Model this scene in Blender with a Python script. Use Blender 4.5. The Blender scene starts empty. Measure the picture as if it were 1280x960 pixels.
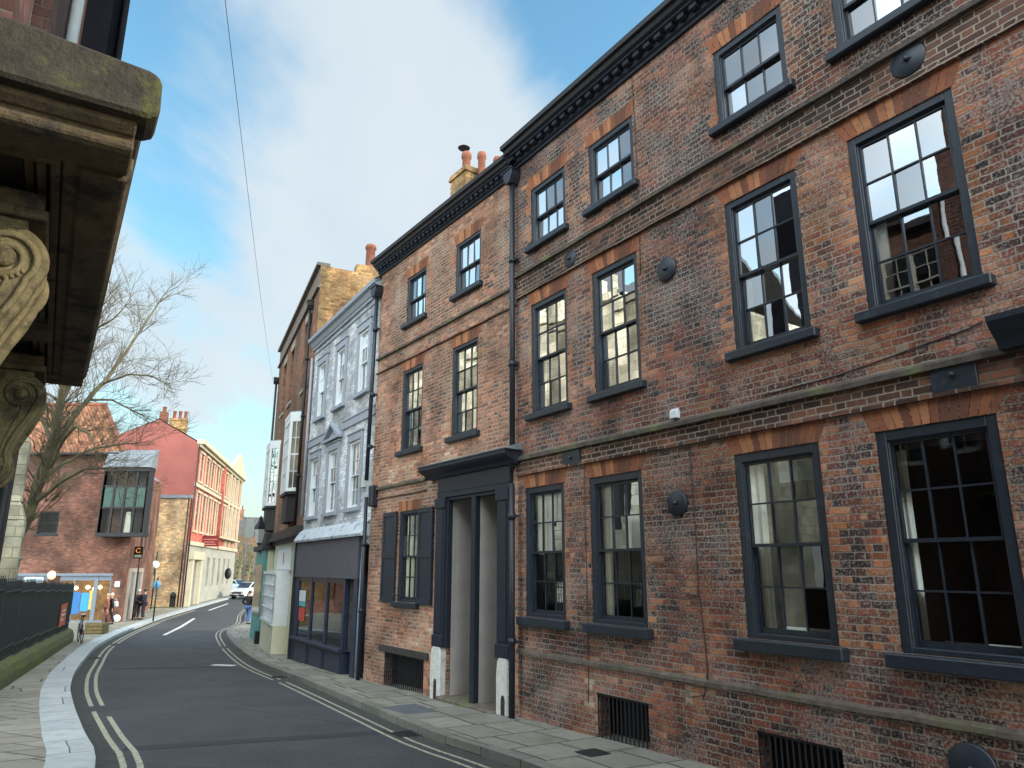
import bpy, bmesh, math, random
from mathutils import Vector, Matrix
import mathutils.noise as mn
random.seed(7)
R = math.radians
scene = bpy.context.scene
COL = scene.collection

# ------------------------------------------------------------------ camera
CAMZ = 2.05
PITCH = R(14.2); FPX = 910.0
cam = bpy.data.cameras.new('camera'); camo = bpy.data.objects.new('camera', cam); COL.objects.link(camo)
camo.location = (0, 0, CAMZ); camo.rotation_euler = (R(90) + PITCH, 0, 0)
cam.sensor_width = 36; cam.lens = 36 * FPX / 1280; cam.clip_start = 0.05; cam.clip_end = 6000
scene.camera = camo
# ------------------------------------------------------------------ light
SUN_EL, SUN_AZ = R(21), Vector((0.985, -0.17))          # the sun stands low beyond the right-hand terrace
w = bpy.data.worlds.new('World'); scene.world = w; w.use_nodes = True
NT = w.node_tree; NT.nodes.clear()
def wn(t, **k):
    n = NT.nodes.new(t)
    for a, b in k.items(): setattr(n, a, b)
    return n
sky = wn('ShaderNodeTexSky', sky_type='NISHITA', sun_disc=False)
sky.sun_elevation = SUN_EL; sky.sun_rotation = math.atan2(SUN_AZ.x, SUN_AZ.y); sky.air_density = 1.6; sky.dust_density = 0.6; sky.ozone_density = 3.0
tc = wn('ShaderNodeTexCoord'); sp = wn('ShaderNodeSeparateXYZ'); NT.links.new(tc.outputs['Generated'], sp.inputs[0])
def wm(op, a, b=None, c=None, clamp=False):
    n = wn('ShaderNodeMath', operation=op); n.use_clamp = clamp
    for i, x in enumerate((a, b, c)):
        if x is None: continue
        if isinstance(x, (int, float)): n.inputs[i].default_value = x
        else: NT.links.new(x, n.inputs[i])
    return n.outputs[0]
zz = wm('ADD', sp.outputs[2], 0.28)
cx = wm('DIVIDE', sp.outputs[0], zz); cy = wm('DIVIDE', sp.outputs[1], zz)
cmb = wn('ShaderNodeCombineXYZ'); NT.links.new(cx, cmb.inputs[0]); NT.links.new(cy, cmb.inputs[1]); cmb.inputs[2].default_value = 3.7
mp = wn('ShaderNodeMapping'); NT.links.new(cmb.outputs[0], mp.inputs[0]); mp.inputs['Rotation'].default_value = (0, 0, R(35)); mp.inputs['Scale'].default_value = (1.0, 0.62, 1); mp.inputs['Location'].default_value = (0.55, 0.2, 0)
n1 = wn('ShaderNodeTexNoise'); n1.inputs['Scale'].default_value = 1.9; n1.inputs['Detail'].default_value = 8; n1.inputs['Roughness'].default_value = 0.60; n1.inputs['Distortion'].default_value = 0.35
NT.links.new(mp.outputs[0], n1.inputs['Vector'])
n2 = wn('ShaderNodeTexNoise'); n2.inputs['Scale'].default_value = 4.0; n2.inputs['Detail'].default_value = 5; NT.links.new(mp.outputs[0], n2.inputs['Vector'])
cov = wm('ADD', n1.outputs['Fac'], wm('MULTIPLY', wm('SUBTRACT', n2.outputs['Fac'], 0.5), 0.42))
def toward(u, v, half, wgt, src):
    x, y = (u - 640) / FPX, (480 - v) / FPX                 # a cloud (or a clear patch) stands in this direction
    d = Vector((x, math.cos(PITCH) - math.sin(PITCH) * y, math.sin(PITCH) + math.cos(PITCH) * y)).normalized()
    dt = wn('ShaderNodeVectorMath', operation='DOT_PRODUCT'); NT.links.new(tc.outputs['Generated'], dt.inputs[0]); dt.inputs[1].default_value = d
    m = wn('ShaderNodeMapRange', interpolation_type='SMOOTHSTEP'); NT.links.new(dt.outputs['Value'], m.inputs[0]); m.inputs[1].default_value = math.cos(R(half)); m.inputs[2].default_value = 1.0; m.inputs[3].default_value = 0; m.inputs[4].default_value = wgt
    return wm('ADD', src, m.outputs[0])
for (u, v, hf, wg) in ((420, 60, 16, .13), (560, 210, 13, .13), (400, 260, 10, .10), (290, 420, 9, .16), (180, 440, 9, .16), (330, 330, 7, .08), (190, 130, 13, -.10), (245, 350, 5, -.05), (790, 10, 12, -.16), (300, 300, 4, -.04)): cov = toward(u, v, hf, wg, cov)
sb_ = wn('ShaderNodeMapRange'); NT.links.new(sp.outputs[1], sb_.inputs[0]); sb_.inputs[1].default_value = .55; sb_.inputs[2].default_value = -.1; sb_.inputs[3].default_value = 0; sb_.inputs[4].default_value = .12
cov = wm('ADD', cov, sb_.outputs[0])
mr = wn('ShaderNodeMapRange', interpolation_type='SMOOTHSTEP'); NT.links.new(cov, mr.inputs[0]); mr.inputs[1].default_value = 0.34; mr.inputs[2].default_value = 0.66
hz = wn('ShaderNodeMapRange'); NT.links.new(sp.outputs[2], hz.inputs[0]); hz.inputs[1].default_value = 0.0; hz.inputs[2].default_value = 0.42; hz.inputs[3].default_value = 0.80; hz.inputs[4].default_value = 0.0
cf = wm('MAXIMUM', wm('MULTIPLY', mr.outputs[0], 0.93), hz.outputs[0])
tint = wn('ShaderNodeMix', data_type='RGBA', blend_type='MULTIPLY'); tint.inputs[0].default_value = 1; NT.links.new(sky.outputs[0], tint.inputs[6]); tint.inputs[7].default_value = (.95, 1.32, 1.34, 1)
mix = wn('ShaderNodeMix', data_type='RGBA'); NT.links.new(cf, mix.inputs[0]); NT.links.new(tint.outputs[2], mix.inputs[6])
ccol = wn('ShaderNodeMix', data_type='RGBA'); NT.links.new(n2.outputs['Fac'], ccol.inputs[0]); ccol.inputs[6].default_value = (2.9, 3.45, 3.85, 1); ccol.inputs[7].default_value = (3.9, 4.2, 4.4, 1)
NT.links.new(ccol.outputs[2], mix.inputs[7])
bg = wn('ShaderNodeBackground'); bg.inputs[1].default_value = 0.1; 
# unseen sky overhead and behind camera brightened and warmed to fill the street
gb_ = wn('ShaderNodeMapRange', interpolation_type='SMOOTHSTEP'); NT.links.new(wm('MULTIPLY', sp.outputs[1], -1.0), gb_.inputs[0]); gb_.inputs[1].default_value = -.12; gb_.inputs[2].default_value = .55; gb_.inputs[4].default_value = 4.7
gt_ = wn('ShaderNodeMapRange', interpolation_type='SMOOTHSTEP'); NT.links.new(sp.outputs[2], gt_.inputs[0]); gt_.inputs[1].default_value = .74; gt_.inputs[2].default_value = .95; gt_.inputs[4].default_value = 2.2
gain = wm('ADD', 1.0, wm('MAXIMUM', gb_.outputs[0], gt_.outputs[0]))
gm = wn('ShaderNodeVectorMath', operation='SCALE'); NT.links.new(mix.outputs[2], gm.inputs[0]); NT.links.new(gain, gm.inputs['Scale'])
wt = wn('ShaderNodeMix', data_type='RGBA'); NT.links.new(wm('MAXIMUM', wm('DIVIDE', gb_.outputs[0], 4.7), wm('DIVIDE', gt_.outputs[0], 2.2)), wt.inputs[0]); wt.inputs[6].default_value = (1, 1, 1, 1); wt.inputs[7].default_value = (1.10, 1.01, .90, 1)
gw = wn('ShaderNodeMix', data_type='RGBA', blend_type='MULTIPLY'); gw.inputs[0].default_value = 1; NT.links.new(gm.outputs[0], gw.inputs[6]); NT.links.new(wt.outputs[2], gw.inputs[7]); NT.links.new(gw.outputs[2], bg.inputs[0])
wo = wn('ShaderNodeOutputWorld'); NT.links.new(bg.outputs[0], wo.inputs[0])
sd = bpy.data.lights.new('sun', 'SUN'); sd.energy = 2.0; sd.angle = R(1.0); sd.color = (1.0, 0.88, 0.71)
so = bpy.data.objects.new('sun', sd); COL.objects.link(so)
sdir = Vector((SUN_AZ.x, SUN_AZ.y, math.tan(SUN_EL) * SUN_AZ.length)).normalized()
so.rotation_euler = sdir.to_track_quat('Z', 'Y').to_euler(); so.location = (30, 0, 40)
scene.view_settings.view_transform = 'Standard'; scene.view_settings.look = 'None'
scene.view_settings.exposure = 1.12; scene.view_settings.gamma = 1.0; scene.view_settings.use_curve_mapping = False
scene.cycles.max_bounces = 6; scene.cycles.transparent_max_bounces = 12

# ------------------------------------------------------------------ survey helpers
def ray(u, v):
    x = (u - 640) / FPX; y = (480 - v) / FPX
    return Vector((x, math.cos(PITCH) - math.sin(PITCH) * y, math.sin(PITCH) + math.cos(PITCH) * y))
def at(u, v, Y):
    r = ray(u, v); t = Y / r.y
    return Vector((r.x * t, Y, r.z * t + CAMZ))
_GY = [-3000, -50, 0, 30, 42, 60, 85, 4000]; _GZ = [0.4, 0.4, 0.0, -0.87, -1.07, -1.05, -0.95, -0.95]
def gz(Y):
    for i in range(len(_GY) - 1):
        if Y <= _GY[i + 1]:
            t = (Y - _GY[i]) / (_GY[i + 1] - _GY[i]); return _GZ[i] + (_GZ[i + 1] - _GZ[i]) * max(0, t)
    return _GZ[-1]
def G(u, v):
    r = ray(u, v); lo, hi = .5, 600
    for i in range(50):
        m = (lo + hi) / 2
        if m * r.z + CAMZ < gz(m * r.y): hi = m
        else: lo = m
    return Vector((r.x * lo, r.y * lo, r.z * lo + CAMZ))
class Frame:
    """facade frame: local x runs along the wall to the right as seen from the street, local -y faces the street, z is world z"""
    def __init__(s, A, B):
        s.A = Vector(A); d = Vector(B) - s.A; s.len = d.length; s.d = d.normalized(); s.inn = Vector((-s.d.y, s.d.x)); s.rot = math.atan2(s.d.y, s.d.x)
    def q(s, u, v, y=0.0):
        r = ray(u, v); p = s.A + s.inn * y
        det = r.x * (-s.d.y) + s.d.x * r.y
        t = (p.x * (-s.d.y) + s.d.x * p.y) / det; k = (r.x * p.y - r.y * p.x) / det
        return k, t * r.z + CAMZ
    def w(s, x, y, z): q = s.A + s.d * x + s.inn * y; return Vector((q.x, q.y, z))

# ------------------------------------------------------------------ mesh helpers
class MB:
    def __init__(s): s.v = []; s.f = []; s.sm = []; s.att = []; s.uv = {}
    def quad(s, a, b, c, d, at=None):
        i = len(s.v); s.v += [tuple(a), tuple(b), tuple(c), tuple(d)]; s.f.append((i, i + 1, i + 2, i + 3)); s.sm.append(False); s.att.append(at)
    def poly(s, pts, at=None):
        i = len(s.v); s.v += [tuple(p) for p in pts]; s.f.append(tuple(range(i, i + len(pts)))); s.sm.append(False); s.att.append(at)
    def box(s, x0, x1, y0, y1, z0, z1, ch=0.0):
        if x0 > x1: x0, x1 = x1, x0
        if y0 > y1: y0, y1 = y1, y0
        if z0 > z1: z0, z1 = z1, z0
        i = len(s.v)
        s.v += [(x0, y0, z0), (x1, y0, z0), (x1, y1, z0), (x0, y1, z0), (x0, y0, z1), (x1, y0, z1), (x1, y1, z1), (x0, y1, z1)]
        for f in ((0, 3, 2, 1), (4, 5, 6, 7), (0, 1, 5, 4), (1, 2, 6, 5), (2, 3, 7, 6), (3, 0, 4, 7)):
            s.f.append(tuple(i + k for k in f)); s.sm.append(False); s.att.append(None)
        return s
    def extrude(s, pts, axis, a0, a1):
        """closed outline in the two other axes, extruded along axis (0,1,2)"""
        n = len(pts); i = len(s.v)
        def mk(p, a):
            q = list(p); q.insert(axis, a); return tuple(q)
        s.v += [mk(p, a0) for p in pts] + [mk(p, a1) for p in pts]
        s.f.append(tuple(i + k for k in range(n))[::-1]); s.f.append(tuple(i + n + k for k in range(n)))
        for k in range(n):
            j = (k + 1) % n; s.f.append((i + k, i + j, i + n + j, i + n + k))
        s.sm += [False] * (n + 2); s.att += [None] * (n + 2)
        return s
    def tube(s, pts, r, n=8, caps=True, smooth=True):
        pts = [Vector(p) for p in pts]; rs = r if isinstance(r, (list, tuple)) else [r] * len(pts)
        i0 = len(s.v); up = None
        for k, p in enumerate(pts):
            d = (pts[min(k + 1, len(pts) - 1)] - pts[max(k - 1, 0)]).normalized()
            if up is None:
                up = Vector((0, 0, 1)) if abs(d.z) < .9 else Vector((1, 0, 0))
            a = d.cross(up)
            if a.length < 1e-4: a = d.orthogonal()
            a.normalize(); b = a.cross(d).normalized(); up = b
            for j in range(n):
                t = 2 * math.pi * j / n; s.v.append(tuple(p + (a * math.cos(t) + b * math.sin(t)) * rs[k]))
        for k in range(len(pts) - 1):
            for j in range(n):
                jj = (j + 1) % n; s.f.append((i0 + k * n + j, i0 + k * n + jj, i0 + (k + 1) * n + jj, i0 + (k + 1) * n + j)); s.sm.append(smooth); s.att.append(None)
        if caps:
            s.f.append(tuple(i0 + j for j in range(n))[::-1]); s.f.append(tuple(i0 + (len(pts) - 1) * n + j for j in range(n))); s.sm += [False, False]; s.att += [None, None]
        return s
    def lathe(s, prof, c, n=20, smooth=True, axis=2):
        i0 = len(s.v); c = Vector(c)
        for r, h in prof:
            for j in range(n):
                t = 2 * math.pi * j / n
                if axis == 2: q = Vector((r * math.cos(t), r * math.sin(t), h))
                elif axis == 1: q = Vector((r * math.cos(t), h, r * math.sin(t)))
                else: q = Vector((h, r * math.cos(t), r * math.sin(t)))
                s.v.append(tuple(c + q))
        for k in range(len(prof) - 1):
            for j in range(n):
                jj = (j + 1) % n; s.f.append((i0 + k * n + j, i0 + k * n + jj, i0 + (k + 1) * n + jj, i0 + (k + 1) * n + j)); s.sm.append(smooth); s.att.append(None)
        for k, rev in ((0, True), (len(prof) - 1, False)):
            if prof[k][0] > 1e-5:
                t = tuple(i0 + k * n + j for j in range(n)); s.f.append(t[::-1] if rev else t); s.sm.append(False); s.att.append(None)
        return s
    def xform(s, M, start=0):
        for k in range(start, len(s.v)): s.v[k] = tuple(M @ Vector(s.v[k]))
        return s
    def build(s, name, mat, parent=None, bevel=0.0, uvs=None, loc=None):
        me = bpy.data.meshes.new(name); me.from_pydata(s.v, [], s.f)
        me.polygons.foreach_set('use_smooth', s.sm)
        if any(a is not None for a in s.att):
            at_ = me.attributes.new('q', 'FLOAT', 'CORNER'); k = 0
            for a, f in zip(s.att, s.f):
                for j in range(len(f)):
                    at_.data[k].value = (a[j] if a is not None else 0.0); k += 1
        if uvs is not None:
            ul = me.uv_layers.new(name='UVMap'); k = 0
            for f in s.f:
                for vi in f: ul.data[k].uv = uvs[vi]; k += 1
        mats = mat if isinstance(mat, (list, tuple)) else [mat]
        for m_ in mats: me.materials.append(m_)
        me.validate(); me.update()
        bm = bmesh.new(); bm.from_mesh(me); bmesh.ops.recalc_face_normals(bm, faces=bm.faces) if uvs is None and not any(a is not None for a in s.att) else None; bm.to_mesh(me); bm.free()
        o = bpy.data.objects.new(name, me); COL.objects.link(o)
        if parent: o.parent = parent
        if bevel:
            b = o.modifiers.new('bevel', 'BEVEL'); b.width = bevel; b.segments = 1; b.limit_method = 'ANGLE'; b.angle_limit = R(35); b.use_clamp_overlap = True
        if loc: o.location = loc
        return o
def tag(o, label, cat, group=None):
    o['label'] = label; o['category'] = cat
    if group: o['group'] = group
    return o
def thing(name, label, cat, frame=None, loc=None, rz=0, group=None):
    o = bpy.data.objects.new(name, None); COL.objects.link(o); o.empty_display_size = .3
    if frame: o.location = (frame.A.x, frame.A.y, 0); o.rotation_euler = (0, 0, frame.rot)
    else: o.location = loc or (0, 0, 0); o.rotation_euler = (0, 0, rz)
    return tag(o, label, cat, group)
def struct(o): o['kind'] = 'structure'; return o
def copy_tree(o, parent=None):
    c = o.copy(); COL.objects.link(c)
    if parent: c.parent = parent
    for ch in list(o.children): copy_tree(ch, c)
    return c

# ------------------------------------------------------------------ materials
class NB:
    def __init__(s, name):
        s.m = bpy.data.materials.new(name); s.m.use_nodes = True; s.t = s.m.node_tree; s.t.nodes.clear()
        s.out = s.n('ShaderNodeOutputMaterial'); s.b = s.n('ShaderNodeBsdfPrincipled'); s.l(s.b.outputs[0], s.out.inputs[0])
    def n(s, t, **k):
        n = s.t.nodes.new(t)
        for a, b in k.items(): setattr(n, a, b)
        return n
    def l(s, a, b): s.t.links.new(a, b)
    def M(s, op, a, b=None, c=None, clamp=False):
        n = s.n('ShaderNodeMath', operation=op); n.use_clamp = clamp
        for i, x in enumerate((a, b, c)):
            if x is None: continue
            if isinstance(x, (int, float)): n.inputs[i].default_value = x
            else: s.l(x, n.inputs[i])
        return n.outputs[0]
    def ss(s, x, a, b, lo=0.0, hi=1.0):
        n = s.n('ShaderNodeMapRange', interpolation_type='SMOOTHSTEP'); s.l(x, n.inputs[0])
        for i, q in ((1, a), (2, b), (3, lo), (4, hi)): n.inputs[i].default_value = q
        return n.outputs[0]
    def mix(s, f, a, b, mode='MIX'):
        n = s.n('ShaderNodeMix', data_type='RGBA', blend_type=mode)
        for i, x in ((0, f), (6, a), (7, b)):
            if isinstance(x, (int, float)): n.inputs[i].default_value = x
            elif isinstance(x, tuple): n.inputs[i].default_value = (*x[:3], 1)
            else: s.l(x, n.inputs[i])
        return n.outputs[2]
    def noise(s, vec, scale, detail=4, rough=.55, dist=0):
        n = s.n('ShaderNodeTexNoise'); n.inputs['Scale'].default_value = scale; n.inputs['Detail'].default_value = detail; n.inputs['Roughness'].default_value = rough; n.inputs['Distortion'].default_value = dist
        if vec is not None: s.l(vec, n.inputs['Vector'])
        return n.outputs['Fac']
    def white(s, *xyz):
        c = s.n('ShaderNodeCombineXYZ')
        for i, x in enumerate(xyz):
            if isinstance(x, (int, float)): c.inputs[i].default_value = x
            else: s.l(x, c.inputs[i])
        n = s.n('ShaderNodeTexWhiteNoise', noise_dimensions='3D'); s.l(c.outputs[0], n.inputs['Vector'])
        return n.outputs['Value'], n.outputs['Color']
    def ramp(s, f, stops, interp='LINEAR'):
        n = s.n('ShaderNodeValToRGB'); n.color_ramp.interpolation = interp; el = n.color_ramp.elements
        while len(el) < len(stops): el.new(0.5)
        for e, (p, c) in zip(el, stops): e.position = p; e.color = (*c, 1)
        s.l(f, n.inputs[0]); return n.outputs[0]
    def bump(s, h, strength=.5, dist=.01):
        n = s.n('ShaderNodeBump'); n.inputs['Strength'].default_value = strength; n.inputs['Distance'].default_value = dist; s.l(h, n.inputs['Height']); s.l(n.outputs[0], s.b.inputs['Normal'])
    def set(s, col=None, rough=None, spec=None, metal=None):
        if col is not None:
            if isinstance(col, tuple): s.b.inputs['Base Color'].default_value = (*col, 1)
            else: s.l(col, s.b.inputs['Base Color'])
        if rough is not None:
            if isinstance(rough, (int, float)): s.b.inputs['Roughness'].default_value = rough
            else: s.l(rough, s.b.inputs['Roughness'])
        if spec is not None: s.b.inputs['Specular IOR Level'].default_value = spec
        if metal is not None: s.b.inputs['Metallic'].default_value = metal
        return s.m

def wall_uv(s):
    tc = s.n('ShaderNodeTexCoord'); p = s.n('ShaderNodeSeparateXYZ'); s.l(tc.outputs['Object'], p.inputs[0])
    nn = s.n('ShaderNodeSeparateXYZ'); s.l(tc.outputs['Normal'], nn.inputs[0])
    side = s.M('GREATER_THAN', s.M('ABSOLUTE', nn.outputs[0]), 0.7)
    flat = s.M('GREATER_THAN', s.M('ABSOLUTE', nn.outputs[2]), 0.7)
    u = s.M('ADD', s.M('MULTIPLY', p.outputs[0], s.M('SUBTRACT', 1.0, side)), s.M('MULTIPLY', p.outputs[1], side))
    v = s.M('ADD', s.M('MULTIPLY', p.outputs[2], s.M('SUBTRACT', 1.0, flat)), s.M('MULTIPLY', p.outputs[1], flat))
    return tc.outputs['Object'], u, v
def brick(name, ramp1, ramp2, mortar, bh=0.076, bw=0.232, mw=0.006, zone=.35, zscale=.6, smear=0.0, smearcol=(.42, .38, .33), dirt=.5, flem=True, wob=.006, bumps=.8, seed=0, rot=False, dark=(.035, .028, .026)):
    s = NB(name); P, u, v = wall_uv(s)
    if rot: u, v = v, u
    nz = s.noise(P, 7, 3); nz2 = s.noise(P, 23, 3)
    vv = s.M('ADD', v, s.M('MULTIPLY', s.M('SUBTRACT', nz, .5), wob * 3))
    uu = s.M('ADD', u, s.M('MULTIPLY', s.M('SUBTRACT', nz2, .5), wob * 3))
    r = s.M('DIVIDE', vv, bh); row = s.M('FLOOR', r); fv = s.M('SUBTRACT', r, row)
    rr, _ = s.white(row, 3.3 + seed, 1.7)
    per = bw * 1.5 if flem else bw
    q = s.M('ADD', s.M('DIVIDE', uu, per), s.M('ADD', s.M('MULTIPLY', s.M('MODULO', s.M('ABSOLUTE', row), 2.0), .5), s.M('MULTIPLY', rr, .12)))
    cu = s.M('FLOOR', q); f = s.M('SUBTRACT', q, cu)
    if flem:
        hd = s.M('GREATER_THAN', f, 2 / 3)
        d1 = s.M('MINIMUM', f, s.M('SUBTRACT', 2 / 3, f)); d2 = s.M('MINIMUM', s.M('SUBTRACT', f, 2 / 3), s.M('SUBTRACT', 1.0, f))
        du = s.M('MULTIPLY', s.M('MAXIMUM', d1, d2), per)
        cid = s.M('ADD', s.M('MULTIPLY', cu, 2.0), hd)
    else:
        du = s.M('MULTIPLY', s.M('MINIMUM', f, s.M('SUBTRACT', 1.0, f)), per); cid = cu
    dv = s.M('MULTIPLY', s.M('MINIMUM', fv, s.M('SUBTRACT', 1.0, fv)), bh)
    d = s.M('MINIMUM', du, dv)
    nf = s.noise(P, 60, 3, .6)
    dd = s.M('ADD', d, s.M('MULTIPLY', s.M('SUBTRACT', nf, .5), mw * 1.6))
    mk = s.ss(dd, mw * .55, mw * 1.35)                        # 0 mortar .. 1 brick
    w1, wc = s.white(cid, row, seed + .5); w2, _ = s.white(cid, row, seed + 9.5); w3, _ = s.white(cid, row, seed + 4.1)
    zn = s.noise(P, zscale, 5, .6)
    t = s.M('ADD', s.M('MULTIPLY', w1, 1 - zone), s.M('MULTIPLY', s.ss(zn, .32, .68), zone))
    c = s.ramp(t, ramp1)
    if ramp2:
        at_ = s.n('ShaderNodeAttribute', attribute_name='q'); qq = at_.outputs['Fac']
        sel = s.ss(s.M('ADD', qq, s.M('MULTIPLY', s.M('SUBTRACT', w3, .5), .95)), .55, .62)
        c = s.mix(sel, c, s.ramp(s.M('ADD', s.M('MULTIPLY', w1, .75), s.M('MULTIPLY', zn, .25)), ramp2))
    # each brick a little different, worn faces
    fine = s.noise(P, 110, 4, .7); mid = s.noise(P, 16, 4, .65)
    val = s.M('MULTIPLY', s.M('ADD', .72, s.M('MULTIPLY', w2, .5)), s.M('ADD', .55, s.M('MULTIPLY', s.M('ADD', fine, mid), .46)))
    val = s.M('MULTIPLY', val, s.ss(s.noise(P, .55, 5, .6), .38, .62, .50, 1.20))
    hs = s.n('ShaderNodeHueSaturation'); s.l(val, hs.inputs['Value']); s.l(c, hs.inputs['Color']); c = hs.outputs[0]
    soot = s.M('MULTIPLY', s.ss(s.noise(P, 2.3, 6, .7), .5, .68), dirt)
    c = s.mix(soot, c, dark)
    mo = s.mix(s.ss(s.noise(P, .7, 6, .7), .38, .62), tuple(x * .26 for x in mortar), mortar)
    mo = s.mix(s.M('MULTIPLY', fine, .5), mo, tuple(x * .5 for x in mortar))
    c = s.mix(mk, mo, c)
    if smear > 0:
        sm_ = s.M('MULTIPLY', s.ss(s.M('ADD', s.noise(P, 34, 5, .75), s.M('MULTIPLY', s.M('SUBTRACT', s.noise(P, 1.5, 4), .5), .35)), .48, .58), smear)
        c = s.mix(sm_, c, smearcol)
    h = s.M('ADD', s.M('MULTIPLY', mk, .8), s.M('ADD', s.M('MULTIPLY', fine, .5), s.M('MULTIPLY', s.M('SUBTRACT', w2, .5), .35)))
    s.bump(h, bumps, .008)
    return s.set(c, .9, .25)
def noisy(name, c1, c2=None, scale=6, rough=.7, spec=.4, bumps=.15, bscale=60, c3=None, s3=2.0, t3=(.55, .7), metal=None, stretch=None, bdist=.004, a3=1.0):
    s = NB(name); tc = s.n('ShaderNodeTexCoord'); P = tc.outputs['Object']
    if stretch:
        m_ = s.n('ShaderNodeMapping'); m_.inputs['Scale'].default_value = stretch; s.l(P, m_.inputs[0]); P = m_.outputs[0]
    if c2 is None: c2 = tuple(x * .7 for x in c1)
    c = s.mix(s.ss(s.noise(P, scale, 6, .65), .3, .7), c1, c2)
    if c3: c = s.mix(s.M('MULTIPLY', s.ss(s.noise(P, s3, 6, .7), *t3), a3), c, c3)
    if bumps: s.bump(s.noise(P, bscale, 4, .6), bumps, bdist)
    rr = s.M('ADD', rough - .06, s.M('MULTIPLY', s.noise(P, scale * 2, 3), .12))
    return s.set(c, rr, spec, metal)

PALR = [(0.0, (.016, .013, .015)), (.20, (.038, .026, .029)), (.36, (.088, .038, .034)), (.52, (.165, .056, .039)), (.68, (.25, .08, .045)), (.82, (.31, .125, .065)), (.93, (.38, .21, .13)), (1.0, (.46, .38, .30))]
PALQ = [(0.0, (.15, .065, .042)), (.35, (.27, .095, .045)), (.7, (.37, .14, .058)), (1.0, (.42, .21, .11))]
M_BR = brick('sooty red brick', PALR, PALQ, (.34, .30, .25), zone=.56, zscale=.85, smear=.46, smearcol=(.42, .36, .33), dirt=.85, wob=.010, mw=.0072)
M_BB = brick('band brick', [(0, (.03, .024, .025)), (.5, (.11, .06, .048)), (1, (.27, .12, .07))], None, (.38, .33, .27), zone=.4, dirt=.55, mw=.008, seed=5)
PALL = [(0.0, (.05, .032, .03)), (.2, (.15, .06, .048)), (.45, (.30, .105, .065)), (.7, (.42, .17, .10)), (.88, (.45, .26, .17)), (1.0, (.52, .41, .32))]
M_BL = brick('pale speckled brick', PALL, PALQ, (.44, .37, .28), zone=.4, smear=.5, smearcol=(.48, .38, .31), dirt=.45, seed=2, mw=.009, wob=.009)
M_B2 = brick('brown brick', [(0, (.13, .06, .04)), (.5, (.22, .095, .055)), (1, (.32, .15, .085))], None, (.30, .24, .18), smear=.15, dirt=.35, seed=3)
M_YB = brick('yellow gable brick', [(0, (.20, .10, .045)), (.5, (.34, .19, .08)), (1, (.44, .29, .13))], None, (.34, .28, .19), dirt=.35, seed=4)
M_MB = brick('machine made red brick', [(0, (.14, .058, .042)), (.5, (.20, .080, .055)), (1, (.27, .12, .08))], None, (.24, .18, .15), flem=False, smear=.0, dirt=.1, seed=6, wob=.001, mw=.008)
M_GY = brick('old yellow brown brick', [(0, (.32, .15, .07)), (.5, (.58, .33, .15)), (1, (.72, .50, .27))], None, (.50, .42, .30), smear=.3, dirt=.3, seed=7, bw=.3, bh=.11, mw=.012)
M_RG = brick('bright red rendered brick', [(0, (.40, .10, .075)), (.5, (.46, .12, .09)), (1, (.52, .15, .11))], None, (.5, .15, .10), dirt=.15, seed=8, bumps=.2)
M_PB = brick('dark left brick', [(0, (.05, .024, .022)), (.5, (.085, .038, .032)), (1, (.13, .06, .05))], None, (.14, .11, .10), dirt=.4, seed=9)
M_STN = None
def arch_mat():
    s = NB('gauged arch brick'); g = s.n('ShaderNodeNewGeometry'); tc = s.n('ShaderNodeTexCoord'); P = tc.outputs['Object']
    c = s.ramp(g.outputs['Random Per Island'], [(0, (.09, .045, .036)), (.3, (.19, .075, .045)), (.65, (.31, .115, .058)), (1, (.40, .18, .09))], 'CONSTANT' if False else 'LINEAR'); c = s.mix(s.M('MULTIPLY', s.ss(s.noise(P, 9, 5, .7), .48, .68), .55), c, (.10, .055, .04))
    s.bump(s.noise(P, 90, 4), .5, .005); return s.set(c, .88, .25)
M_AR = arch_mat()
M_NAVY = noisy('navy grey gloss paint', (.020, .027, .041), (.014, .020, .031), scale=14, rough=.42, spec=.45, bumps=.06, bscale=120, c3=(.07, .08, .10), s3=6, t3=(.55, .75), a3=.5)
M_NAVD = noisy('navy dark paint', (.020, .026, .040), (.014, .018, .03), scale=14, rough=.4, bumps=.05)
M_LEAD = noisy('lead sheet', (.20, .22, .25), (.12, .14, .16), scale=5, rough=.55, bumps=.2, bscale=25)
M_IRON = noisy('black iron', (.012, .013, .018), (.02, .02, .026), scale=20, rough=.5)
M_STRIP = noisy('weathered string course', (.105, .085, .072), (.05, .042, .04), scale=9, rough=.9, bumps=.5, bscale=45, c3=(.13, .145, .055), s3=1.6, t3=(.5, .66), bdist=.01)
M_STON2 = noisy('worn stone plinth course', (.17, .135, .115), (.085, .07, .062), scale=7, rough=.9, bumps=.5, bscale=40, c3=(.11, .125, .06), s3=1.2, t3=(.52, .68), bdist=.012)
M_WHITE = noisy('white paint', (.66, .68, .68), (.55, .58, .60), scale=4, rough=.55, bumps=.05, c3=(.42, .42, .40), s3=5, t3=(.62, .8), a3=.5)
M_PLAS = noisy('grey white plaster', (.43, .40, .385), (.37, .345, .335), scale=2.5, rough=.8, bumps=.1, bscale=30, c3=(.24, .22, .21), s3=2.2, t3=(.6, .85), a3=.5)
M_BASEW = noisy('chipped white masonry paint', (.62, .62, .60), (.48, .47, .46), scale=9, rough=.8, bumps=.5, bscale=18, c3=(.22, .20, .18), s3=7, t3=(.6, .68), bdist=.02)
M_BLUE = brick('pale blue painted brick', [(0, (.54, .575, .63)), (.5, (.58, .61, .66)), (1, (.62, .65, .69))], None, (.50, .54, .60), dirt=.08, seed=11, bumps=.35, dark=(.25, .28, .33))
M_BLUD = noisy('slate blue trim', (.32, .36, .43), (.27, .31, .37), scale=8, rough=.6, bumps=.1)
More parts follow.
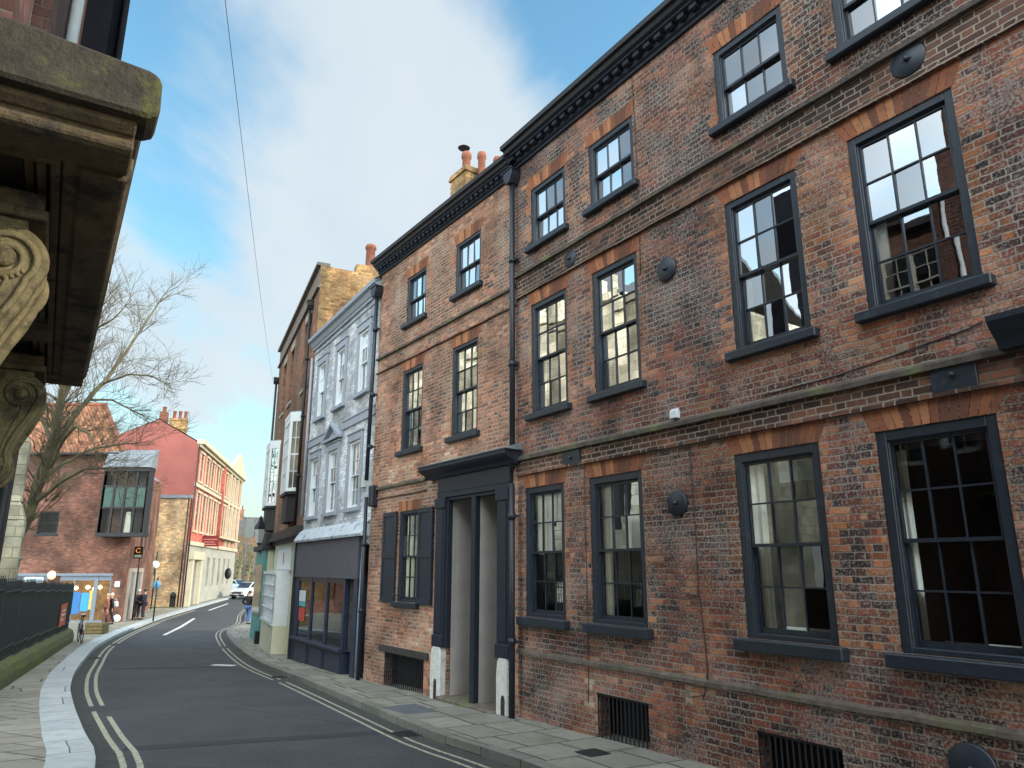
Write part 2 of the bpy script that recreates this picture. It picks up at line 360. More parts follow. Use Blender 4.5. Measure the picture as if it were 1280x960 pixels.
M_PEEL = noisy('flaking blue white paint', (.50, .56, .63), (.40, .46, .53), scale=5, rough=.8, bumps=.8, bscale=12, c3=(.16, .15, .14), s3=3.5, t3=(.56, .62), bdist=.03)
M_CREAM = noisy('cream painted render', (.62, .60, .46), (.52, .51, .38), scale=2, rough=.75, bumps=.1, c3=(.30, .30, .20), s3=2.5, t3=(.6, .8), a3=.5)
M_FASC = noisy('slate grey shop fascia', (.085, .088, .11), (.075, .078, .10), scale=3, rough=.6, bumps=.03)
M_TEAL = noisy('teal paint', (.05, .26, .25), (.04, .20, .20), scale=5, rough=.5, bumps=.05)
M_TERR = noisy('terracotta chimney pot', (.23, .075, .042), (.16, .06, .04), scale=5, rough=.85, bumps=.3)
M_SLATE = noisy('slate roof', (.075, .078, .085), (.05, .05, .055), scale=6, rough=.7, bumps=.3)
def tiles():
    s = NB('clay pantiles'); P, u, v = wall_uv(s)
    tc = s.n('ShaderNodeTexCoord'); p = s.n('ShaderNodeSeparateXYZ'); s.l(tc.outputs['Object'], p.inputs[0])
    r = s.M('DIVIDE', p.outputs[2], .26); row = s.M('FLOOR', r); fr = s.M('SUBTRACT', r, row)
    q = s.M('DIVIDE', s.M('ADD', p.outputs[0], p.outputs[1]), .23); cu = s.M('FLOOR', q); fu = s.M('SUBTRACT', q, cu)
    w1, _ = s.white(cu, row, 2.2)
    c = s.ramp(w1, [(0, (.12, .055, .035)), (.5, (.23, .095, .055)), (1, (.34, .16, .09))])
    sh = s.M('MULTIPLY', s.M('SINE', s.M('MULTIPLY', fu, math.pi)), s.M('ADD', .45, s.M('MULTIPLY', s.M('SUBTRACT', 1.0, fr), .55)))
    c = s.mix(s.M('MULTIPLY', s.ss(s.noise(tc.outputs['Object'], 2.0, 5, .7), .5, .7), .5), c, (.13, .13, .06))
    s.bump(sh, 1.0, .09); return s.set(c, .9, .2)
M_TILE = tiles()
M_LIME = brick('pale limestone ashlar', [(0, (.52, .47, .35)), (.5, (.58, .53, .40)), (1, (.64, .59, .46))], None, (.46, .42, .32), bh=.34, bw=.62, mw=.012, flem=False, dirt=.25, seed=12, bumps=.4, dark=(.16, .14, .10))
M_GEOS = noisy('cream stone front', (.50, .45, .33), (.42, .38, .28), scale=1.2, rough=.85, bumps=.2, c3=(.40, .37, .27), s3=.7, t3=(.55, .8), a3=.6)
M_ASH2 = noisy('rusticated pale stone', (.36, .35, .31), (.28, .27, .24), scale=1.0, rough=.9, bumps=.3)
def hoodmat(name, a, b, moss, mt):
    s = NB(name); tc = s.n('ShaderNodeTexCoord'); P = tc.outputs['Object']
    c = s.mix(s.ss(s.noise(P, 9, 7, .7), .3, .7), a, b)
    c = s.mix(s.ss(s.noise(P, 3.2, 7, .72), *mt), c, moss)
    c = s.mix(s.M('MULTIPLY', s.ss(s.noise(P, 26, 5, .7), .58, .74), .5), c, (.02, .018, .015))
    s.bump(s.M('ADD', s.noise(P, 60, 5, .7), s.M('MULTIPLY', s.noise(P, 11, 4), 1.2)), .8, .012); return s.set(c, .92, .2)
M_HOOD = hoodmat('mossy dark stone', (.065, .055, .044), (.032, .029, .026), (.085, .088, .034), (.49, .62))
M_SOFF = hoodmat('soffit painted timber', (.15, .112, .068), (.085, .064, .042), (.035, .033, .036), (.50, .66))
M_CONS = hoodmat('sandy carved stone', (.20, .165, .09), (.13, .105, .06), (.055, .045, .03), (.46, .62))
M_MOSSK = hoodmat('mossy stone block', (.16, .155, .10), (.085, .085, .055), (.13, .15, .045), (.42, .6))
M_FENCE = noisy('black green painted fence', (.014, .020, .022), (.022, .028, .028), scale=7, rough=.55, bumps=.1)
M_BARK = noisy('bark with green lichen', (.19, .165, .10), (.11, .095, .06), scale=5, rough=.95, bumps=.6, bscale=30, c3=(.19, .20, .07), s3=2.2, t3=(.5, .66), bdist=.02)
M_TWIG = noisy('twigs', (.15, .125, .08), (.10, .085, .06), scale=5, rough=.95, bumps=0)
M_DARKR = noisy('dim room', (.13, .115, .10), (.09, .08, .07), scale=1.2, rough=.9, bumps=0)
M_CURT = noisy('cream curtain', (.84, .80, .66), (.72, .68, .56), scale=5, rough=.9, bumps=.3, bscale=9, stretch=(6, 1, .4), bdist=.03)
M_BLIND = noisy('white shutter board', (.86, .84, .76), (.76, .75, .68), scale=4, rough=.7, bumps=0)
def glassm(name, refl=.5, rough=.01, tintc=(.9, .95, .95), ior=1.6):
    s = NB(name); t = s.t; t.nodes.remove(s.b)
    fr = s.n('ShaderNodeFresnel'); fr.inputs[0].default_value = ior
    f = s.M('ADD', refl, s.M('MULTIPLY', fr.outputs[0], 1 - refl), clamp=True)
    tc = s.n('ShaderNodeTexCoord'); bp = s.n('ShaderNodeBump'); bp.inputs['Strength'].default_value = .03; bp.inputs['Distance'].default_value = .02
    s.l(s.noise(tc.outputs['Object'], 2.4, 2), bp.inputs['Height'])
    gl = s.n('ShaderNodeBsdfGlossy'); gl.inputs['Roughness'].default_value = rough; gl.inputs[0].default_value = (.95, .97, 1, 1); s.l(bp.outputs[0], gl.inputs['Normal'])
    tr = s.n('ShaderNodeBsdfTransparent'); tr.inputs[0].default_value = (*tintc, 1)
    mx = s.n('ShaderNodeMixShader'); s.l(f, mx.inputs[0]); s.l(tr.outputs[0], mx.inputs[1]); s.l(gl.outputs[0], mx.inputs[2]); s.l(mx.outputs[0], s.out.inputs[0])
    return s.m
M_GL = glassm('old window glass', .34)
M_GLS = glassm('shop window glass', .07)
M_GLD = glassm('ground floor glass', .02, ior=1.45); M_GLM = glassm('half reflecting glass', .04, tintc=(1, 1, 1))
def flat(name, c, rough=.6, spec=.4, metal=None):
    s = NB(name); return s.set(tuple(c), rough, spec, metal)
def emis(name, c, st):
    s = NB(name); s.b.inputs['Emission Color'].default_value = (*c, 1); s.b.inputs['Emission Strength'].default_value = st; return s.set((.5, .4, .3), .5)

def asphalt():
    s = NB('asphalt'); tc = s.n('ShaderNodeTexCoord'); P = tc.outputs['Object']
    c = s.mix(s.ss(s.noise(P, .8, 6, .6), .3, .7), (.019, .022, .028), (.037, .041, .049))
    c = s.mix(s.ss(s.noise(P, 90, 3, .7), .45, .72), c, (.12, .125, .13))
    c = s.mix(s.M('MULTIPLY', s.ss(s.noise(P, .35, 5, .6), .58, .62), .5), c, (.034, .038, .046))
    v = s.n('ShaderNodeTexVoronoi', feature='DISTANCE_TO_EDGE'); v.inputs['Scale'].default_value = .30
    nn = s.n('ShaderNodeTexNoise'); nn.inputs['Scale'].default_value = 1.4; nn.inputs['Detail'].default_value = 6; s.l(P, nn.inputs['Vector'])
    vm = s.n('ShaderNodeMix', data_type='RGBA'); vm.inputs[0].default_value = .12; s.l(P, vm.inputs[6]); s.l(nn.outputs['Color'], vm.inputs[7]); s.l(vm.outputs[2], v.inputs['Vector'])
    c = s.mix(s.ss(v.outputs['Distance'], .0, .006, .65, 0.0), c, (.014, .015, .017))
    s.bump(s.noise(P, 130, 3, .7), .5, .006); return s.set(c, .8, .35)
M_ASPH = asphalt()
def slabs(name, c1, c2, bh, bw, mw, moss=.3, dark=(.05, .05, .045)):
    s = NB(name); uvn = s.n('ShaderNodeUVMap'); p = s.n('ShaderNodeSeparateXYZ'); s.l(uvn.outputs[0], p.inputs[0])
    tc = s.n('ShaderNodeTexCoord'); P = tc.outputs['Object']
    nz = s.M('MULTIPLY', s.M('SUBTRACT', s.noise(P, 3, 3), .5), .03)
    u = s.M('ADD', p.outputs[0], nz); v = s.M('ADD', p.outputs[1], nz)
    r = s.M('DIVIDE', u, bw); row = s.M('FLOOR', r); fv = s.M('SUBTRACT', r, row)      # rows run across the pavement
    rr, _ = s.white(row, 1.1, 2.2)
    q = s.M('ADD', s.M('DIVIDE', v, s.M('MULTIPLY', bh, s.M('ADD', .8, s.M('MULTIPLY', rr, .6)))), s.M('MULTIPLY', rr, 3.0)); cu = s.M('FLOOR', q); f = s.M('SUBTRACT', q, cu)
    d = s.M('MINIMUM', s.M('MULTIPLY', s.M('MINIMUM', f, s.M('SUBTRACT', 1.0, f)), bh), s.M('MULTIPLY', s.M('MINIMUM', fv, s.M('SUBTRACT', 1.0, fv)), bw))
    mk = s.ss(s.M('ADD', d, s.M('MULTIPLY', s.M('SUBTRACT', s.noise(P, 20, 4, .7), .5), mw)), mw * .5, mw * 1.2)
    w1, _ = s.white(cu, row, 7.7)
    c = s.mix(w1, c1, c2); c = s.mix(s.M('MULTIPLY', s.ss(s.noise(P, 5, 6, .7), .4, .7), .45), c, tuple(x * .6 for x in c1))
    c = s.mix(s.M('MULTIPLY', s.ss(s.noise(P, 1.3, 6, .7), .48, .66), moss), c, (.10, .115, .05))
    c = s.mix(mk, dark, c)
    s.bump(s.M('ADD', s.M('MULTIPLY', mk, 1.2), s.noise(P, 40, 4)), .5, .01); return s.set(c, .8, .3)
M_SLAB = slabs('sandstone flags', (.235, .22, .185), (.31, .285, .24), .75, .62, .016, .25)
M_SLABR = slabs('worn flags', (.20, .195, .175), (.27, .26, .225), .62, .85, .018, .42)
M_KERBW = slabs('pale granite kerb stones', (.38, .41, .43), (.45, .48, .49), 2.0, .95, .010, .08, dark=(.12, .12, .12))
M_KERBR = slabs('grey kerb stones', (.15, .15, .14), (.21, .205, .185), 2.0, .9, .012, .3)
def linepaint(name, c, worn):
    s = NB(name); tc = s.n('ShaderNodeTexCoord'); P = tc.outputs['Object']
    cc = s.mix(s.ss(s.noise(P, 22, 5, .75), worn, worn + .16), c, (.07, .075, .08)); s.bump(s.noise(P, 120, 3), .3, .004); return s.set(cc, .75)
M_YEL = linepaint('faded yellow line', (.36, .345, .26), .49); M_WL = linepaint('white road paint', (.58, .58, .55), .52)

# ------------------------------------------------------------------ ground, pavements, markings
def strip(name, L_, Rr, mat, dz, parent=None, skirt=None):
    """sheet between two polylines, top at ground + dz; skirt: side ('L' or 'R') that gets a kerb face"""
    mb = MB(); uv = []; acc = 0
    for i in range(len(L_)):
        if i: acc += ((L_[i] - L_[i - 1]).length + (Rr[i] - Rr[i - 1]).length) / 2
        a, b = L_[i], Rr[i]; wd = (b - a).length; K = max(2, int(wd / .8) + 1) if i == 0 else K
        for k in range(K + 1):
            p = a.lerp(b, k / K); mb.v.append((p.x, p.y, gz(p.y) + dz)); uv.append((acc, wd * k / K))
    W_ = K + 1
    for i in range(len(L_) - 1):
        for k in range(K):
            mb.f.append((i * W_ + k, i * W_ + k + 1, (i + 1) * W_ + k + 1, (i + 1) * W_ + k)); mb.sm.append(False); mb.att.append(None)
    if skirt:
        k = 0 if skirt == 'L' else K; b0 = len(mb.v)
        for i in range(len(L_)):
            x, y, z = mb.v[i * W_ + k]; mb.v.append((x, y, z)); uv.append((uv[i * W_ + k][0], 0)); mb.v.append((x, y, z - dz - .05)); uv.append((uv[i * W_ + k][0], .2))
        for i in range(len(L_) - 1):
            q = (b0 + 2 * i, b0 + 2 * i + 2, b0 + 2 * i + 3, b0 + 2 * i + 1); mb.f.append(q if skirt == 'R' else q[::-1]); mb.sm.append(False); mb.att.append(None)
    o = mb.build(name, mat, parent, uvs=uv)
    bm = bmesh.new(); bm.from_mesh(o.data)
    for f in bm.faces:
        if f.normal.z < -.2: f.normal_flip()
    bm.to_mesh(o.data); bm.free()
    return o
def densify(pts, step=.6):
    """Catmull-Rom through the survey points"""
    P = [Vector(p[:2]) for p in pts]; P = [2 * P[0] - P[1]] + P + [2 * P[-1] - P[-2]]; out = []
    for i in range(1, len(P) - 2):
        p0, p1, p2, p3 = P[i - 1:i + 3]; n = max(1, int((p2 - p1).length / step))
        for k in range(n):
            t = k / n
            out.append(.5 * ((2 * p1) + (p2 - p0) * t + (2 * p0 - 5 * p1 + 4 * p2 - p3) * t * t + (3 * p1 - p0 - 3 * p2 + p3) * t ** 3))
    out.append(P[-2]); return out
def offs(pl, d):
    out = []
    for i, p in enumerate(pl):
        t = (pl[min(i + 1, len(pl) - 1)] - pl[max(i - 1, 0)]).normalized(); out.append(p + Vector((t.y, -t.x)) * d)   # + = to the right of travel
    return out
mb = MB(); ys = [-3000, -400, -50, 0] + [3 * i for i in range(1, 10)] + [30, 34, 38, 42, 48, 54, 60, 70, 85, 120, 200, 500, 3500]
xs = [-3000, -600, -150, -60, -30, -15, 0, 15, 60, 150, 600, 3000]
for y in ys:
    for x in xs: mb.v.append((x, y, gz(y)))
for i in range(len(ys) - 1):
    for k in range(len(xs) - 1):
        a = i * len(xs) + k; mb.f.append((a, a + 1, a + 1 + len(xs), a + len(xs))); mb.sm.append(True); mb.att.append(None)
struct(mb.build('road', M_ASPH))
# kerb lines, near to far (survey points)
KL = [Vector((5.5, -9)), Vector((3.2, -5.2)), Vector((.9, -1.4)), Vector((-1.3, 2.4)), Vector((-3.3, 6.2))] + [G(*p).xy for p in [(118, 960), (104, 925), (90, 885), (88, 860), (100, 835), (130, 805), (180, 782), (230, 765)]] + [Vector((-29.3, 80.0)), Vector((-36, 112))]
KR = [Vector((9.2, -6.0)), Vector((6.4, -1.2)), Vector((3.1, 4.4)), Vector((1.2, 7.6))] + [G(*p).xy for p in [(650, 962), (600, 945), (540, 925), (460, 890), (380, 855), (320, 830), (290, 806), (284, 790)]] + [Vector((-15.6, 44.5)), Vector((-18.5, 53.0)), Vector((-23.5, 70)), Vector((-30, 95))]
KLd, KRd = densify(KL), densify(KR)
KLk = offs(KLd, -.52)
def inner(pl, base, width):
    return offs(pl, width)
# left pavement: kerb stones + flags spreading to the buildings
struct(strip('kerb_left', KLk, KLd, M_KERBW, .115, skirt='R'))
lw = []
for p, q in zip(KLd, offs(KLd, -1)):
    y = p.y; wdt = 1.5 if y < 4 else (1.5 + (y - 4) * .75 if y < 16 else (10.5 if y < 40 else 9))
    lw.append(p + (q - p) * wdt)
struct(strip('pavement_left', lw, KLk, M_SLAB, .11))
KRk = offs(KRd, .2)
struct(strip('kerb_right', KRd, KRk, M_KERBR, .115, skirt='L'))
struct(strip('pavement_right', KRk, offs(KRd, 4.0), M_SLABR, .11))
M_GUT = noisy('gritty gutter setts', (.030, .032, .034), (.055, .056, .055), scale=12, rough=.9, bumps=.6, bscale=25, c3=(.06, .058, .05), s3=2, t3=(.6, .75))
struct(strip('gutter_left', KLd, offs(KLd, .30), M_GUT, .003)); struct(strip('gutter_right', offs(KRd, -.24), KRd, M_GUT, .003))
def sub(pl, y0, y1): return [p for p in pl if y0 <= p.y <= y1]
for (pl, sg, nm) in ((KLd, 1, 'left'), (KRd, -1, 'right')):
    for d in (.27, .45) if sg == 1 else (.30, .47):
        wd = .075 if sg == 1 else .05; q = offs(pl, sg * d)
        for (a, b) in (((-3, 13.6), (14.4, 30.0), (30.4, 58)) if d > .4 else ((-3, 13.9), (14.0, 30.5), (30.6, 58))) if sg == 1 else ((1, 18.2), (18.5, 29), (29.4, 60)):
            s_ = sub(q, a, b)
            if len(s_) > 2: struct(strip('yellow_line', s_, offs(s_, wd), M_YEL, .005))
# centre dashes
for (p, q) in (((205, 794), (243, 773)), ((261, 763), (285, 754.5))):
    a, b = G(*p).xy, G(*q).xy; n_ = 8; pl = [a.lerp(b, i / n_) for i in range(n_ + 1)]
    struct(strip('centre_line', offs(pl, -.09), offs(pl, .09), M_WL, .005))
a, b = G(262, 832).xy, G(290, 833).xy
struct(strip('give_way_line', [a, b], [a + Vector((.03, .34)), b + Vector((.03, .34))], M_WL, .006))
# trench patch in the road and inspection cover in the pavement
cv = MB(); p0 = G(512, 896); cv.box(-.42, .42, -.3, .3, 0, .012); cvo = cv.build('inspection_cover', noisy('blue grey cover slab', (.10, .115, .135), (.08, .09, .11), rough=.7, bumps=.4, bscale=30), bevel=.004)
cvo.location = (p0.x, p0.y, gz(p0.y) + .112); cvo.rotation_euler = (0, 0, R(-57)); tag(cvo, 'dark slate coloured inspection cover set in the right pavement before the grey doorway', 'manhole cover')
ir = MB(); p0 = G(752, 955); ir.box(-.16, .16, -.16, .16, 0, .01); iro = ir.build('stopcock_cover', M_IRON, bevel=.003); iro.location = (p0.x - .1, p0.y + .05, gz(p0.y) + .113); iro.rotation_euler = (0, 0, R(-57)); tag(iro, 'small square black iron cover in the flags under the barred cellar opening', 'manhole cover')

# ------------------------------------------------------------------ building helpers
def wall(root, name, mat, x0, x1, z0, z1, ops, y=0.0, depth=.26, qw=.30, quoins=None, label=None):
    """brick wall with real openings; ops = (x0, x1, z0, z1); q attribute marks the orange dressings beside openings"""
    mb = MB(); qz = ops if quoins is None else quoins
    X = sorted(set([x0, x1] + [a for o in ops for a in o[:2]] + [min(max(a, x0), x1) for o in qz for a in (o[0] - qw, o[0] - qw * .5, o[0], o[1], o[1] + qw * .5, o[1] + qw)]))
    Z = sorted(set([z0, z1] + [a for o in ops for a in o[2:]] + [min(max(a, z0), z1) for o in qz for a in o[2:]]))
    def qv(x, zc, xc):
        for o in qz:
            if o[2] - .01 < zc < o[3] + .01:
                if o[0] - qw <= xc <= o[0]: return max(0, 1 - (o[0] - x) / qw) * .95
                if o[1] <= xc <= o[1] + qw: return max(0, 1 - (x - o[1]) / qw) * .95
        return 0.0
    for i in range(len(X) - 1):
        for k in range(len(Z) - 1):
            a, b, c, d = X[i], X[i + 1], Z[k], Z[k + 1]; xc, zc = (a + b) / 2, (c + d) / 2
            if b - a < 1e-5 or d - c < 1e-5 or any(o[0] < xc < o[1] and o[2] < zc < o[3] for o in ops): continue
            qa, qb = qv(a, zc, xc), qv(b, zc, xc)
            mb.quad((a, y, c), (b, y, c), (b, y, d), (a, y, d), (qa, qb, qb, qa))
    for (a, b, c, d) in ops:
        Y = y + depth; o = (0.4,) * 4
        mb.quad((a, y, c), (a, y, d), (a, Y, d), (a, Y, c), o); mb.quad((b, y, c), (b, Y, c), (b, Y, d), (b, y, d), o)
        mb.quad((a, y, d), (b, y, d), (b, Y, d), (a, Y, d), o); mb.quad((a, y, c), (a, Y, c), (b, Y, c), (b, y, c), o)
    ob = mb.build(name, mat, root)
    if label: ob['label'] = label
    return ob
def shell(root, x0, x1, z0, z1, yb, mat, sides=(1, 1), back=True, name='side_wall'):
    mb = MB()
    if sides[0]: mb.quad((x0, yb, z0), (x0, 0, z0), (x0, 0, z1), (x0, yb, z1))
    if sides[1]: mb.quad((x1, 0, z0), (x1, yb, z0), (x1, yb, z1), (x1, 0, z1))
    if back: mb.quad((x1, yb, z0), (x0, yb, z0), (x0, yb, z1), (x1, yb, z1))
    return mb.build(name, mat, root)
def gable_roof(root, x0, x1, ze, zr, yb, mat, y0=0.05, name='roof', over=0.0):
    mb = MB(); ym = (y0 + yb) / 2; a, b = x0 - over, x1 + over
    mb.extrude([(y0, ze), (ym, zr), (yb, ze), (yb, ze + .14), (ym, zr + .16), (y0, ze + .14)], 0, a, b)
    return mb.build(name, mat, root)
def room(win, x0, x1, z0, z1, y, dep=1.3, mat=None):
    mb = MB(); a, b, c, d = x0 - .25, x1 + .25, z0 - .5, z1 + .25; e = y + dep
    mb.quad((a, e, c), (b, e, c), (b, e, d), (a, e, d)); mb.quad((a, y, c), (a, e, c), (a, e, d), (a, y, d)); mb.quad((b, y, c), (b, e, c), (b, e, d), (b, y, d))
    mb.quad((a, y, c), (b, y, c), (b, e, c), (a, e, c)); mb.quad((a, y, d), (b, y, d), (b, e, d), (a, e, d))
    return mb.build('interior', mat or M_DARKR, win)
def window(root, x0, x1, z0, z1, cols=3, ru=2, rl=2, mat=None, glass=None, y=.0, fw=.085, sill=True, sill_mat=None, curtain=None, so=.10, label=None, rnd=None, gb=.018, split=.5, dep=1.3, sash=None, sillh=.11, sdrop=.0, reveal_white=False):
    mat = mat or M_NAVY; glass = glass or M_GL; rnd = rnd or random.Random(int(x0 * 100 + z0 * 31 + 5)); sash = sash or mat
    f = MB(); yf = y + .015
    for (a, b, c, d) in ((x0, x0 + fw, z0, z1), (x1 - fw, x1, z0, z1), (x0 + fw, x1 - fw, z1 - fw, z1), (x0 + fw, x1 - fw, z0, z0 + fw * .55)):
        f.box(a, b, yf, yf + .13, c, d)
    i = fw - .025                                     # inner stop bead
    for (a, b, c, d) in ((x0 + i, x0 + fw + .012, z0 + .03, z1 - i), (x1 - fw - .012, x1 - i, z0 + .03, z1 - i), (x0 + fw, x1 - fw, z1 - fw - .012, z1 - i)):
        f.box(a, b, yf + .022, yf + .12, c, d)
    win = f.build('window', mat, root, bevel=.006)
    if label: win['label'] = label
    if sill:
        s = MB(); s.box(x0 - .10, x1 + .10, y - so, y + .12, z0 - sillh - sdrop, z0 - .002 - sdrop); s.build('sill', sill_mat or mat, win, bevel=.012)
    a, b = x0 + fw, x1 - fw; c, d = z0 + fw * .55, z1 - fw; m = c + (d - c) * split
    ys = (yf + .045, yf + .085); st = .038; pm = MB()
    for nm, (p, q), rows, yy in (('upper_sash', (m - .02, d), ru, ys[0]), ('lower_sash', (c, m + .02), rl, ys[1])):
        if rows == 0: continue
        s = MB(); bt = .06 if nm == 'lower_sash' else .035
        for k in ((a, a + st, p, q), (b - st, b, p, q), (a + st, b - st, q - .038, q), (a + st, b - st, p, p + bt)): s.box(k[0], k[1], yy, yy + .04, k[2], k[3])
        xa, xb, za, zb = a + st, b - st, p + bt, q - .038
        for k in range(1, cols):
            xx = xa + (xb - xa) * k / cols; s.box(xx - gb / 2, xx + gb / 2, yy + .004, yy + .034, za, zb)
        for k in range(1, rows):
            z_ = za + (zb - za) * k / rows; s.box(xa, xb, yy + .003, yy + .035, z_ - gb / 2, z_ + gb / 2)
        s.build(nm, sash, win)
        for k in range(cols):
            for r_ in range(rows):
                e, g = xa + (xb - xa) * k / cols, xa + (xb - xa) * (k + 1) / cols; h, j = za + (zb - za) * r_ / rows, za + (zb - za) * (r_ + 1) / rows
                t1, t2 = rnd.uniform(-.0045, .0045), rnd.uniform(-.0045, .0045); yc = yy + .02
                pm.quad((e, yc - t1 - t2, h), (g, yc + t1 - t2, h), (g, yc + t1 + t2, j), (e, yc - t1 + t2, j))
    pm.build('pane', glass, win)
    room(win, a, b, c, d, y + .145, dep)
    yc = y + .155
    if curtain:
        for cu in curtain:
            kind = cu[0]
            if kind == 'drape':                       # ('drape', xa, xb, za, zb) fractions of the opening
                _, fa, fb, ga, gb_ = cu[:5]; mt = cu[5] if len(cu) > 5 else M_CURT
                k = MB(); n_ = max(6, int((fb - fa) * (b - a) / .022)); L = []
                for t in range(n_ + 1):
                    xx = a + (b - a) * (fa + (fb - fa) * t / n_); L.append((xx, yc + .018 * math.sin(t * 1.25 + x0) + .01 * math.sin(t * .5)))
                for t in range(n_):
                    k.quad((L[t][0], L[t][1], c + (d - c) * ga), (L[t + 1][0], L[t + 1][1], c + (d - c) * ga), (L[t + 1][0], L[t + 1][1], c + (d - c) * gb_), (L[t][0], L[t][1], c + (d - c) * gb_))
                o = k.build('curtain', mt, win)
            elif kind == 'board':
                _, fa, fb, ga, gb_, mt, nm = cu
                MB().box(a + (b - a) * fa, a + (b - a) * fb, yc, yc + .03, c + (d - c) * ga, c + (d - c) * gb_).build(nm, mt, win)
    return win
def arch(root, x0, x1, z, h=.30, splay=.13, y=-.004, mat=None, depth=.1):
    mb = MB(); n = max(8, int((x1 - x0) / .078)); rn = random.Random(int(x0 * 77 + z * 13)); 
    X0, X1 = x0 - .02, x1 + .02
    for k in range(n):
        a, b = k / n, (k + 1) / n; g = .006
        xa, xb = X0 + (X1 - X0) * a + g, X0 + (X1 - X0) * b - g; ta, tb = xa + (a - .5) * 2 * splay, xb + (b - .5) * 2 * splay
        camb = .03 * (1 - (2 * (a + b) / 2 - 1) ** 2) * 0; dz = rn.uniform(-.006, .006); yy = y + rn.uniform(-.002, .002)
        mb.extrude([(xa, z + camb), (xb, z + camb), (tb, z + h + dz), (ta, z + h + dz)], 1, yy, y + depth)
    MBj = MB(); MBj.extrude([(X0 - .002, z - .001), (X1 + .002, z - .001), (X1 + splay + .002, z + h - .008), (X0 - splay - .002, z + h - .008)], 1, y + .0045, y + depth + .01)
    ob = mb.build('brick_arch', mat or M_AR, root, bevel=.0)
    MBj.build('mortar_bed', flat('mortar', (.26, .215, .17), .95), ob)
    return ob
def string(root, x0, x1, z, h=.07, p=.055, mat=None, y=0, name='string_course', wob=.008, seed=1):
    mb = MB(); n = max(2, int((x1 - x0) / .28)); rn = random.Random(seed); L = []
    for k in range(n + 1): L.append((x0 + (x1 - x0) * k / n, rn.uniform(-wob, wob), rn.uniform(-wob, wob)))
    for k in range(n):
        (xa, a1, a2), (xb, b1, b2) = L[k], L[k + 1]; i = len(mb.v)
        for (x, u1, u2) in ((xa, a1, a2), (xb, b1, b2)):
            mb.v += [(x, y + .02, z), (x, y - p + u1, z + u2 * .5), (x, y - p + u1, z + h * .55 + u2 * .5), (x, y + .0, z + h + u2)]
        for (s_, t_) in ((0, 1), (1, 2), (2, 3)): mb.f.append((i + s_, i + t_, i + 4 + t_, i + 4 + s_)); mb.sm.append(False); mb.att.append(None)
    return mb.build(name, mat or M_STRIP, root)
def cornice(root, x0, x1, zb, h, p, mat=None, dent=True, pitch=.2, gut=True):
    mat = mat or M_NAVD
    mb = MB(); pr = [(0.04, zb), (-.05, zb), (-.05, zb + h * .14), (-.09, zb + h * .22), (-.09, zb + h * .5), (-p * .72, zb + h * .62), (-p * .72, zb + h * .72), (-p * .9, zb + h * .80), (-p, zb + h), (.04, zb + h)]
    mb.extrude(pr, 0, x0, x1); c = mb.build('cornice', mat, root)
    if dent:
        m2 = MB(); n = int((x1 - x0) / pitch)
        for k in range(n):
            xx = x0 + (k + .5) * (x1 - x0) / n; m2.box(xx - pitch * .27, xx + pitch * .27, -p * .62, -.08, zb + h * .36, zb + h * .60)
        m2.build('dentil', mat, c)
    if gut:
        g = MB(); g.extrude([(-p - .07, zb + h + .09), (-p - .06, zb + h + .01), (-p + .03, zb + h + .003), (-p + .04, zb + h + .1)], 0, x0, x1); g.build('gutter', M_IRON, c)
    return c
def pipe(root, x, z0, z1, r=.045, y=-.09, mat=None, collars=(), hopper=None, name='drainpipe', lean=0):
    mat = mat or M_NAVD; mb = MB(); mb.tube([(x + lean, y, z0), (x, y, z1)], r, 10)
    for zc in collars: mb.lathe([(r * 1.35, -.05), (r * 1.35, .05)], (x, y, zc), 10); mb.box(x - r * 2.2, x + r * 2.2, y + r * .4, y + r * 1.2 + .02, zc - .02, zc + .02)
    o = mb.build(name, mat, root)
    if hopper is not None:
        h = MB(); z = hopper; h.extrude([(x - .07, z), (x + .07, z), (x + .13, z + .12), (x + .15, z + .26), (x - .15, z + .26), (x - .13, z + .12)], 1, y - .12, y + .09); h.box(x - .165, x + .165, y - .135, y + .09, z + .26, z + .30); h.build('hopper', mat, o, bevel=.01)
    return o
def disc_plate(root, x, z, r=.165, y=0, nm='tie_plate'):
    mb = MB(); mb.lathe([(r, 0), (r, -.028), (r * .94, -.04), (.001, -.045)], (x, y, z), 28, axis=1); mb.lathe([(.032, -.04), (.026, -.085), (.001, -.09)], (x, y, z), 6, axis=1)
    mb.box(x - .05, x + .05, y - .052, y - .04, z - .008, z + .008)
    return mb.build(nm, M_NAVY, root)
def pot(mb, x, y, z, h=.75, r=.13, wide=False):
    mb.lathe([(r * 1.15, 0), (r * 1.0, .08), (r * .9, h * .8), (r * 1.15, h * .84), (r * 1.15, h * .92), (r * .95, h), (r * .7, h), (r * .7, h - .1)], (x, y, z), 14)
def chimney(root, x0, x1, y0, y1, z0, z1, mat, pots=2, ph=.8, pr=.13, cap=True, pmat=None, name='chimney'):
    mb = MB(); mb.box(x0, x1, y0, y1, z0, z1)
    if cap: mb.box(x0 - .05, x1 + .05, y0 - .05, y1 + .05, z1, z1 + .1); mb.box(x0 - .02, x1 + .02, y0 - .02, y1 + .02, z1 + .1, z1 + .2)
    c = mb.build(name, mat, root)
    for k in range(pots):
        p = MB(); t = (k + .5) / pots; pot(p, x0 + (x1 - x0) * t, (y0 + y1) / 2, z1 + (.2 if cap else 0), ph, pr); p.build('chimney_pot', pmat or M_TERR, c)
    return c
